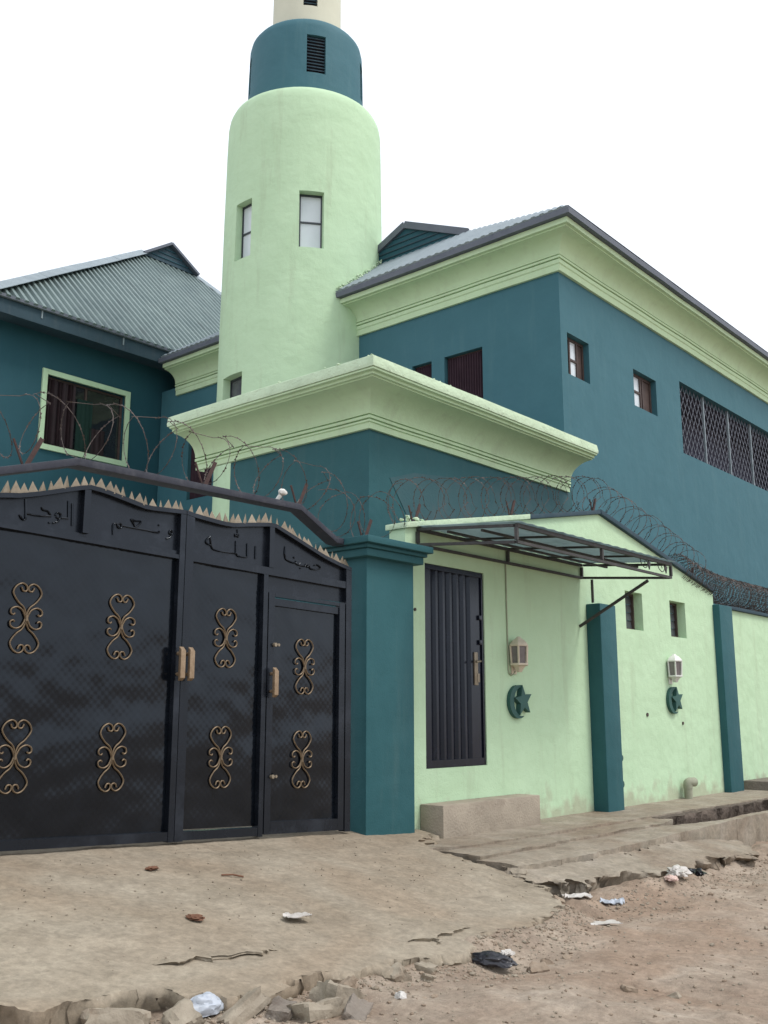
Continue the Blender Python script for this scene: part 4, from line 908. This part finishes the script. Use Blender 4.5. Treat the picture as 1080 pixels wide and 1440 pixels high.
wm(5.56,5.626,off(zb,0.02),zw); wm(6.405,6.475,off(zb,0.02),zw); wm(5.628,6.403,off(zw,-0.030),zw); wm(5.628,6.403,off(zw,-0.102),off(zw,-0.042),F0+0.006); wm(5.628,6.403,off(zb,0.02),off(zb,0.115))
# back braces keep the sheets closed behind the gaps
mb = MB(); mb.box(4.672,4.705,YG+0.03,YG+0.05,-0.87,1.48); mb.build('meeting_strip','black_metal',gl)
# spikes along the top
sp = MB(); sp.add([(-0.042,-0.010,0),(0.042,-0.010,0),(0.042,0.010,0),(-0.042,0.010,0),(0.0,0.0,0.088)],[(0,3,2,1),(0,1,4),(1,2,4),(2,3,4),(3,0,4)])
SPL = [3.225,3.293,3.351,3.418,3.486,3.555,3.603,3.663,3.737,3.807,3.869,3.933,4.009,4.071,4.128,4.202,4.264,4.326,4.390,4.467,4.526,4.599,4.655]
SPR = [4.745,4.828,4.887,4.958,5.019,5.103,5.166,5.225,5.301,5.378,5.448,5.515,5.583,5.664,5.738,5.804,5.846,5.923,5.991,6.043,6.123,6.185,6.248,6.33,6.385,6.451,6.515]
src = None; rnd = random.Random(5)
for par, xs, f in ((gl,SPL,tl),(gr,SPR,tr)):
    for x in xs:
        if src is None:
            src = sp.build('spike','spike',None); o = src; o.parent = par; o.location = Vector((x,YG-0.02,f(x)-0.012))-wloc(par)
        else: o = inst(src,'spike',par,(x,YG-0.02,f(x)-0.012))
        o.rotation_euler = (rnd.uniform(-0.12,0.12), rnd.uniform(-0.10,0.10)+ (0.0), rnd.uniform(-0.75,0.75)); s = rnd.uniform(0.88,1.12); o.scale = (s,s,s*rnd.uniform(0.92,1.1))
# wrought scrolls
HR = [(0.046,0.203),(0.035,0.18),(0.015,0.177),(0.004,0.191),(0.012,0.215),(0.042,0.228),(0.079,0.210),(0.101,0.173),(0.093,0.142),(0.06,0.101),(0.026,0.074),(0.008,0.042),(0.0,0.0)]
CR = [(0.082,0.028),(0.094,0.018),(0.112,0.030),(0.106,0.057),(0.070,0.070),(0.034,0.054),(0.016,0.026),(0.006,0.0)]
mb = MB()
for sx in (-1,1):
    for sz in (-1,1):
        mb.tube([Vector((sx*p.x,0,sz*p.y)) for p in spline([(a,b,0) for a,b in HR],4)],0.0062,6)
        mb.tube([Vector((sx*p.x,-0.003,sz*p.y)) for p in spline([(a,b,0) for a,b in CR],4)],0.0062,6)
mb.tube([(0,-0.008,-0.02),(0,-0.008,0.02)],0.010,8)
scr = None
for par,(x,z),y in ((gl,(3.435,0.622),0),(gl,(4.172,0.614),0),(gl,(3.4245,-0.262),0),(gl,(4.155,-0.289),0),(gr,(5.1435,0.590),0),(gr,(5.1285,-0.319),0),(wk,(6.006,0.397),1),(wk,(5.9905,-0.363),1)):
    loc = (x,YG-0.013-0.010*y,z)
    if scr is None:
        scr = mb.build('scroll','gold',None,smooth=60); scr.parent = par; scr.location = Vector(loc)-wloc(par)
    else: inst(scr,'scroll',par,loc,(0,R(rnd.uniform(-1.5,1.5)),0))
# pull handles and knobs
def pull(par, x, z, h=0.25):
    mb = MB(); mb.add([(x-0.022,F0-0.075,z+0.02),(x+0.022,F0-0.075,z+0.02),(x+0.022,F0-0.045,z),(x-0.022,F0-0.045,z),
                       (x-0.022,F0-0.075,z+h-0.02),(x+0.022,F0-0.075,z+h-0.03),(x+0.022,F0-0.045,z+h),(x-0.022,F0-0.045,z+h)],
                      [(0,3,2,1),(4,5,6,7),(0,1,5,4),(1,2,6,5),(2,3,7,6),(3,0,4,7)])
    for zz in (z+0.05,z+h-0.05): mb.tube([(x,F0-0.05,zz),(x,F0-0.002,zz)],0.014,8)
    return mb.build('pull_handle','wood',par,bevel=0.004)
pull(gl,4.655,0.245); pull(gr,4.74,0.245); pull(wk,5.60,0.135,0.24)
for z in (0.56,-0.484):
    mb = MB(); mb.tube([(5.625,F0-0.03,z),(5.625,F0-0.003,z)],0.016,8); mb.tube([(5.66,F0-0.03,z),(5.66,F0-0.003,z)],0.012,8); mb.build('bolt_knob','spike',wk,smooth=40)
mb = MB(); mb.bar((5.62,F0-0.012,-0.47),(5.72,F0-0.012,-0.47),0.012,0.012); mb.build('latch','black_metal',wk)
# welded calligraphy in the four top panels
WAKIL = [[(3.372,1.415),(3.378,1.357),(3.383,1.296),(3.382,1.282),(3.368,1.274),(3.351,1.283),(3.337,1.304)],[(3.386,1.32),(3.423,1.317),(3.48,1.317),(3.569,1.327)],[(3.495,1.381),(3.506,1.362),(3.541,1.359),(3.559,1.341),(3.569,1.327)],
 [(3.601,1.338),(3.613,1.358),(3.636,1.356),(3.644,1.339),(3.632,1.319),(3.608,1.33)],[(3.636,1.325),(3.625,1.300),(3.604,1.290)],[(3.645,1.327),(3.701,1.331)],[(3.702,1.331),(3.698,1.395),(3.695,1.456)],[(3.725,1.442),(3.729,1.382),(3.734,1.286)],[(3.553,1.281),(3.566,1.281)],[(3.585,1.283),(3.598,1.285)]]
NIMA = [[(4.069,1.268),(4.064,1.318),(4.068,1.346),(4.099,1.354)],[(4.099,1.354),(4.13,1.355),(4.136,1.329),(4.108,1.325),(4.099,1.35)],[(4.131,1.345),(4.226,1.341),(4.34,1.34),(4.461,1.336),(4.466,1.352)],[(4.258,1.345),(4.235,1.378),(4.215,1.402),(4.256,1.395),(4.304,1.397),(4.262,1.350)],[(4.458,1.395),(4.468,1.393)],[(4.536,1.30),(4.570,1.318),(4.590,1.345),(4.580,1.368),(4.562,1.362),(4.565,1.340),(4.590,1.345)]]
ALLAH = [[(4.959,1.374),(4.964,1.33),(4.972,1.297),(4.994,1.276),(5.055,1.27),(5.143,1.27),(5.229,1.27),(5.243,1.254),(5.334,1.253)],[(4.959,1.374),(4.922,1.345),(4.919,1.317),(4.967,1.306)],[(5.222,1.374),(5.225,1.272)],[(5.236,1.470),(5.240,1.44)],[(5.209,1.432),(5.214,1.408),(5.228,1.425),(5.241,1.408),(5.254,1.431)],[(5.344,1.369),(5.346,1.255)],[(5.435,1.359),(5.435,1.252)]]
HASB = [[(5.769,1.398),(5.763,1.338),(5.777,1.292)],[(5.777,1.292),(5.826,1.274),(5.892,1.27),(5.897,1.29)],[(5.892,1.27),(5.925,1.258),(5.95,1.275)],[(5.925,1.258),(6.003,1.254),(6.02,1.275),(6.035,1.25),(6.055,1.272),(6.07,1.242),(6.139,1.240)],[(6.139,1.240),(6.20,1.262),(6.150,1.285),(6.120,1.275)],[(5.869,1.319),(5.88,1.312)],[(5.948,1.232),(5.958,1.232)]]
for par, strokes, lab in ((gl,WAKIL,None),(gl,NIMA,None),(gr,ALLAH,None),(gr,HASB,None)):
    mb = MB()
    for s_ in strokes:
        pts = spline([(a,YG-0.009,b) for a,b in s_],3) if len(s_) > 2 else [(a,YG-0.009,b) for a,b in s_]
        mb.tube(pts,0.0065,6)
    mb.build('calligraphy','black_metal',par,smooth=60)

# ------------------------------------------------------------------ razor wire and its brackets
def coil(name, axis, r, tpm, label, wire=0.0028, barb=0.02, seed=1, squash=1.0, bstep=0.07, jit=0.12):
    rnd = random.Random(seed); A = [Vector(a) for a in axis]; L = [0]
    for a,b in zip(A,A[1:]): L.append(L[-1]+(b-a).length)
    n = int(L[-1]*tpm*20); pts = []; ph = rnd.uniform(0,6)
    for i in range(n+1):
        s = L[-1]*i/n
        k = max(j for j in range(len(A)-1) if L[j] <= s+1e-9); q = (s-L[k])/(L[k+1]-L[k]); c = A[k].lerp(A[k+1],q); d = (A[k+1]-A[k]).normalized()
        x = Vector((0,1,0)); x = (x-d*x.dot(d)).normalized(); y = d.cross(x)
        a = ph+2*math.pi*tpm*s; turn = math.floor(tpm*s); jr = 1+jit*mnoise.noise(Vector((turn*0.7,seed,0)))+0.05*mnoise.noise(Vector((a*0.8,seed,3)))
        lean = 0.30/tpm*math.sin(a*1.0+seed)*(1 if turn % 2 else -1)
        pts.append(c+(x*math.cos(a)+y*math.sin(a)*squash)*r*jr+d*lean)
    mb = MB(); mb.tube(pts,wire,4)
    acc = 0.0
    for a,b in zip(pts,pts[1:]):
        acc += (b-a).length
        if acc > bstep:
            acc = 0; d = (b-a).normalized(); o1 = d.orthogonal().normalized(); o1 = Matrix.Rotation(rnd.uniform(0,6.28),3,d) @ o1; p = a; t = d.cross(o1)*0.002
            w = o1*barb*0.55; l_ = d*barb
            mb.add([p-l_,p+w*0.9-l_*1.1,p+w*0.25,p+w*0.9+l_*1.1,p+l_,p-w*0.9+l_*1.1,p-w*0.25,p-w*0.9-l_*1.1,p+t,p-t],
                   [(8,i,(i+1)%8) for i in range(8)]+[(9,(i+1)%8,i) for i in range(8)])
    return tag(mb.build(name,'wire',recalc=False),label,'razor wire','razor wire coils')
coil('razor_wire',[(2.75,6.17,1.85),(3.75,6.17,2.02),(5.95,6.17,2.03),(6.5,6.17,1.88)],0.225,3.6,'loose sparse razor wire coil looping over the gate beam',seed=3,jit=0.3)
coil('razor_wire',[(6.35,6.17,1.80),(7.0,6.2,1.84),(7.5,6.2,2.05)],0.215,3.4,'tangled razor wire over the gate pillar cap',seed=8,jit=0.3)
coil('razor_wire',[(7.40,YW+0.1,2.06),(9.4,YW+0.1,2.45),(11.3,YW+0.1,2.80)],0.235,4.8,'razor wire coil above the awning on the rising wall top',seed=5,jit=0.15)
coil('razor_wire',[(11.3,YW+0.1,2.80),(13.0,YW+0.1,2.48),(14.3,YW+0.1,2.2)],0.235,5.2,'razor wire coil along the descending wall top right of awning',seed=6,jit=0.15)
coil('razor_wire',[(13.75,YW+0.12,2.12),(14.6,YW+0.12,1.98),(15.4,YW+0.12,1.93),(18.0,YW+0.12,1.93),(20.5,YW+0.12,1.93)],0.215,24,'dense dark bundle of razor wire on the far right wall',seed=9,jit=0.2,bstep=0.05,barb=0.02)
def bracket(x, y, z, label, h=0.26, lean=0.14):
    t = thing('wire_bracket',(x,y,z),label,'bracket','razor wire brackets')
    for sx in (1,-1):
        mb = MB(); a,b = Vector((x,y,z-0.03)),Vector((x+sx*lean*(1 if sx > 0 else 0.8),y+sx*0.02,z+h*(1 if sx > 0 else 0.75)))
        mb.bar(a,b,0.034 if sx > 0 else 0.012,0.006 if sx > 0 else 0.012,up=(0,1,0)); 
        if sx > 0: mb.bar(a+Vector((0.016,0.018,0)),b+Vector((0.016,0.018,0)),0.006,0.034,up=(0,1,0))
        mb.build('arm','rust',t)
for x,y,z,l in ((3.4,6.17,1.67,'rusty wire bracket near the left end of the gate beam'),(4.95,6.17,1.80,'rusty wire bracket midway along the gate beam'),(6.0,6.17,1.80,'rusty wire bracket at the right bend of the gate beam'),
              (6.85,6.15,1.60,'rusty wire bracket on the gate pillar cap'),(7.66,YW+0.1,top(7.66)+0.05,'rusty wire bracket at the door end of the wall top'),(9.42,YW+0.1,top(9.42)+0.05,'rusty wire bracket midway above the awning'),
              (11.35,YW+0.1,top(11.35)+0.05,'rusty wire bracket at the peak of the street wall'),(14.3,YW+0.1,top(14.3)+0.05,'rusty wire bracket low on the right wall slope')):
    bracket(x,y,z,l,0.22,0.13)

# ------------------------------------------------------------------ litter, rubble, gravel
def crumple(name, c, r, mat, label, cat, seed, flat=0.45, amp=0.5, group=None, sub=4, f=2.2, stretch=1.3):
    b = bmesh.new(); bmesh.ops.create_icosphere(b, subdivisions=sub, radius=1.0); off = Vector((seed*7.1,seed*3.3,0)); rot = Matrix.Rotation(seed*1.7,3,'Z')
    for v in b.verts:
        n_ = v.co.copy(); k = 1+amp*(abs(mnoise.noise(n_*f+off))*1.6-0.35)+amp*0.5*(abs(mnoise.noise(n_*f*2.3+off))-0.2)
        p = n_*k; p = rot @ Vector((p.x*stretch,p.y*0.85,p.z*flat)); p.z = max(p.z,-flat*0.35); v.co = Vector(c)+p*r
    me = bpy.data.meshes.new(name); b.to_mesh(me); b.free(); me.shade_smooth(); me.set_sharp_from_angle(angle=R(28)); me.materials.append(M[mat])
    o = bpy.data.objects.new(name,me); col.objects.link(o); return tag(o,label,cat,group)
def scrap(name, c, sx, sy, mat, label, cat, seed, amp=0.03, rz=0.0):
    mb = MB(); n = 8; vs = []
    for k,dz in ((0,0.0),(1,0.004)):
        for j in range(n+1):
            for i in range(n+1):
                u,w = i/n-0.5,j/n-0.5; e = 1+0.25*mnoise.noise(Vector((u*3,w*3,seed*5)))
                x,y = u*sx*e,w*sy*e; z = amp*0.5*(mnoise.noise(Vector((u*4,w*4,seed*2.0)))+0.6*abs(mnoise.noise(Vector((u*5,w*5,seed)))))+dz+0.008
                vs.append((c[0]+x*math.cos(rz)-y*math.sin(rz),c[1]+x*math.sin(rz)+y*math.cos(rz),c[2]+z))
    m_ = (n+1)**2; q = lambda j,i,k: k*m_+j*(n+1)+i; fs = []
    for j in range(n):
        for i in range(n): fs += [(q(j,i,1),q(j,i+1,1),q(j+1,i+1,1),q(j+1,i,1)),(q(j+1,i,0),q(j+1,i+1,0),q(j,i+1,0),q(j,i,0))]
    for i in range(n):
        fs += [(q(0,i,0),q(0,i+1,0),q(0,i+1,1),q(0,i,1)),(q(n,i+1,0),q(n,i,0),q(n,i,1),q(n,i+1,1)),(q(i+1,0,0),q(i,0,0),q(i,0,1),q(i+1,0,1)),(q(i,n,0),q(i+1,n,0),q(i+1,n,1),q(i,n,1))]
    mb.add(vs,fs); return tag(mb.build(name,mat,smooth=30),label,cat)
gz = lambda x,y,d=0: z_road(x,y)+d
crumple('plastic_bag',(4.87,3.40,gz(4.87,3.40,0.03)),0.088,'black_bag','crumpled shiny black plastic bag lying in the dirt hollow','bag',1,0.5,0.32,f=1.5,stretch=1.5)
crumple('plastic_bag',(4.93,3.34,gz(4.93,3.34,0.085)),0.04,'white_bag','white scrap of plastic resting on the black bag','bag',2,0.4,0.6)
crumple('plastic_bag',(8.22,3.84,gz(8.22,3.84,0.04)),0.10,'white_bag','crumpled white and pink bag by the fallen pavement edge','bag',4,0.5,0.45,f=1.6)
crumple('plastic_bag',(8.0,3.80,gz(8.0,3.80,0.03)),0.055,'pink_bag','small pinkish crumpled bag beside the larger white bag','bag',6,0.5,0.45,f=1.6)
crumple('plastic_bag',(8.62,3.87,gz(8.62,3.87,0.03)),0.07,'black_bag','dark rag pressed against the fallen pavement edge','rag',8,0.5,0.7)
scrap('paper_scrap',(6.90,4.03,gz(6.90,4.03)),0.20,0.12,'white_bag','flat white scrap at the apron corner by fallen pavement','litter',3,0.05,-0.7)
scrap('plastic_sheet',(7.22,3.92,gz(7.22,3.92)),0.20,0.17,'blue_bag','pale blue grey plastic sheet below the fallen pavement','litter',5,0.07,0.4)
scrap('paper_scrap',(6.42,3.56,gz(6.42,3.56)),0.22,0.09,'white_bag','thin dusty white strip lying on the open dirt','litter',7,0.02,-0.6)
scrap('paper_scrap',(4.26,4.32,z_apron(4.26,4.32)),0.15,0.11,'white_bag','small white paper scrap on the middle of the driveway','litter',9,0.04,-0.5)
crumple('plastic_bag',(3.02,3.63,gz(3.02,3.63,0.03)),0.07,'blue_bag','pale blue plastic bag among rubble at the apron edge','bag',11,0.8,0.3,f=1.4)
crumple('dry_leaf',(3.66,4.50,z_apron(3.66,4.50)+0.008),0.045,'leaf','curled brown leaf near the middle of the driveway','leaf',12,0.35,0.5,sub=3)
crumple('dry_leaf',(4.09,5.47,z_apron(4.09,5.47)+0.008),0.035,'leaf','small reddish leaf lying close to the gate','leaf',13,0.4,0.5,sub=3)
mb = MB(); mb.tube([(4.46,5.23,z_apron(4.46,5.23)+0.006),(4.53,5.20,z_apron(4.53,5.20)+0.012),(4.58,5.15,z_apron(4.58,5.15)+0.006)],0.006,5)
tag(mb.build('twig','leaf'),'short dark twig lying in front of the gate','twig')
def rock(c, r, mat, seed, label, group, flat=0.75):
    b = bmesh.new(); bmesh.ops.create_cube(b, size=1.6); bmesh.ops.subdivide_edges(b, edges=b.edges, cuts=5, use_grid_fill=True)
    rnd = random.Random(seed); off = Vector((seed*3.7,seed,0)); s = Vector((rnd.uniform(0.8,1.35),rnd.uniform(0.6,1.0),flat*rnd.uniform(0.6,1.0)))
    rot = Matrix.Rotation(rnd.uniform(0,6.28),3,'Z') @ Matrix.Rotation(rnd.uniform(-0.6,0.6),3,'X') @ Matrix.Rotation(rnd.uniform(-0.5,0.5),3,'Y')
    for v in b.verts:
        p = v.co*(0.82+0.25*(1/max(v.co.length,0.4))); p = p*(1+0.34*mnoise.noise(p*1.1+off)+0.16*mnoise.noise(p*2.9+off)+0.08*mnoise.noise(p*6+off))
        v.co = Vector(c)+rot @ Vector((p.x*s.x,p.y*s.y,p.z*s.z))*r
    me = bpy.data.meshes.new('rubble_stone'); b.to_mesh(me); b.free(); me.shade_smooth(); me.set_sharp_from_angle(angle=R(30)); me.materials.append(M[mat])
    o = bpy.data.objects.new('rubble_stone',me); col.objects.link(o); return tag(o,label,'stone',group)
G = 'loose stones in the dirt'
big = [(2.62,3.70,0.13,'stone','broad sloping stone at the far left of the rubble'),(2.88,3.60,0.10,'stone','pale wedge-shaped rubble stone left of the blue bag'),(3.13,3.52,0.115,'stone','pale pointed rubble block right of the blue bag'),(3.28,3.42,0.075,'grey_concrete','small grey rubble lump between two pale blocks'),
       (3.40,3.33,0.12,'stone','flat pale rubble block at the bottom edge of view'),(3.62,3.40,0.13,'stone','tall pale concrete chunk standing at the apron corner'),(3.52,3.20,0.09,'grey_concrete','dark grey rubble piece in front of the concrete chunk'),
       (3.82,3.52,0.055,'brown_stone','small brown stone under the broken apron lip'),(4.18,3.50,0.085,'stone','rounded pale stone set in the broken apron lip'),(4.38,3.48,0.06,'stone','pale stone right of the rounded apron stone'),(4.28,3.40,0.05,'stone','low grey stone just below the apron lip'),
       (3.86,3.22,0.04,'white_bag','small whitish stone in the red soil'),(4.96,2.62,0.055,'brown_stone','pale brick fragment at the bottom right'),(5.05,2.42,0.035,'stone','tiny flat chip right of the brick fragment'),(5.02,3.20,0.06,'brown_stone','reddish stone below right of the black bag'),(5.25,3.28,0.045,'brown_stone','brown clod right of the black bag'),
       (6.60,4.02,0.06,'brown_stone','brown stone at the tip of the driveway corner'),(6.95,4.58,0.075,'slab','rounded cement lump in the crack beside the pavement'),(7.05,4.72,0.05,'slab','small cement lump deeper in the pavement crack'),(12.35,5.05,0.11,'stone','whitish stone lying in the open drain'),(11.2,5.02,0.09,'brown_stone','brown clod at the head of the open drain')]
for i,(x,y,r,mt,lab) in enumerate(big):
    z = z_road(x,y); z = -1.42 if y > 4.9 else (max(z,-1.24) if y > 4.5 else z)
    rock((x,y,z+r*0.04),r*0.86,mt,20+i,lab,G)
rnd = random.Random(77)
for (nm,n,rr,mat,lab) in (('gravel',3000,(0.003,0.010),'stone','small pale pebbles scattered over the dirt'),('clods',900,(0.004,0.015),'brown_stone','brown soil clods scattered over the dirt')):
    mb = MB()
    for _ in range(n):
        t = rnd.random()
        if t < 0.35: x,y = rnd.uniform(2.3,6.6),0; y = interp([(a,b) for a,b in APRON_EDGE[:-2]],x)-abs(rnd.gauss(0.12,0.14))
        elif t < 0.6: x = rnd.uniform(6.5,11); y = 3.95-abs(rnd.gauss(0.05,0.22))
        else: x,y = rnd.uniform(2.5,11),rnd.uniform(1.6,3.9)
        r_ = rnd.uniform(*rr)*(1 if rnd.random() < 0.93 else 1.8)
        lump(mb,(x,y,z_road(x,y)+r_*0.25),r_,rnd,0.7,1)
    o = mb.build(nm,mat,recalc=False); tag(o,lab,nm,None,'stuff')
mb = MB()
for _ in range(260):
    x,y = rnd.uniform(2.4,6.7),rnd.uniform(3.9,5.9); lump(mb,(x,y,z_apron(x,y)+0.002),rnd.uniform(0.003,0.008),rnd,0.7,1)
tag(mb.build('grit','stone',recalc=False),'fine grit strewn over the driveway','grit',None,'stuff')
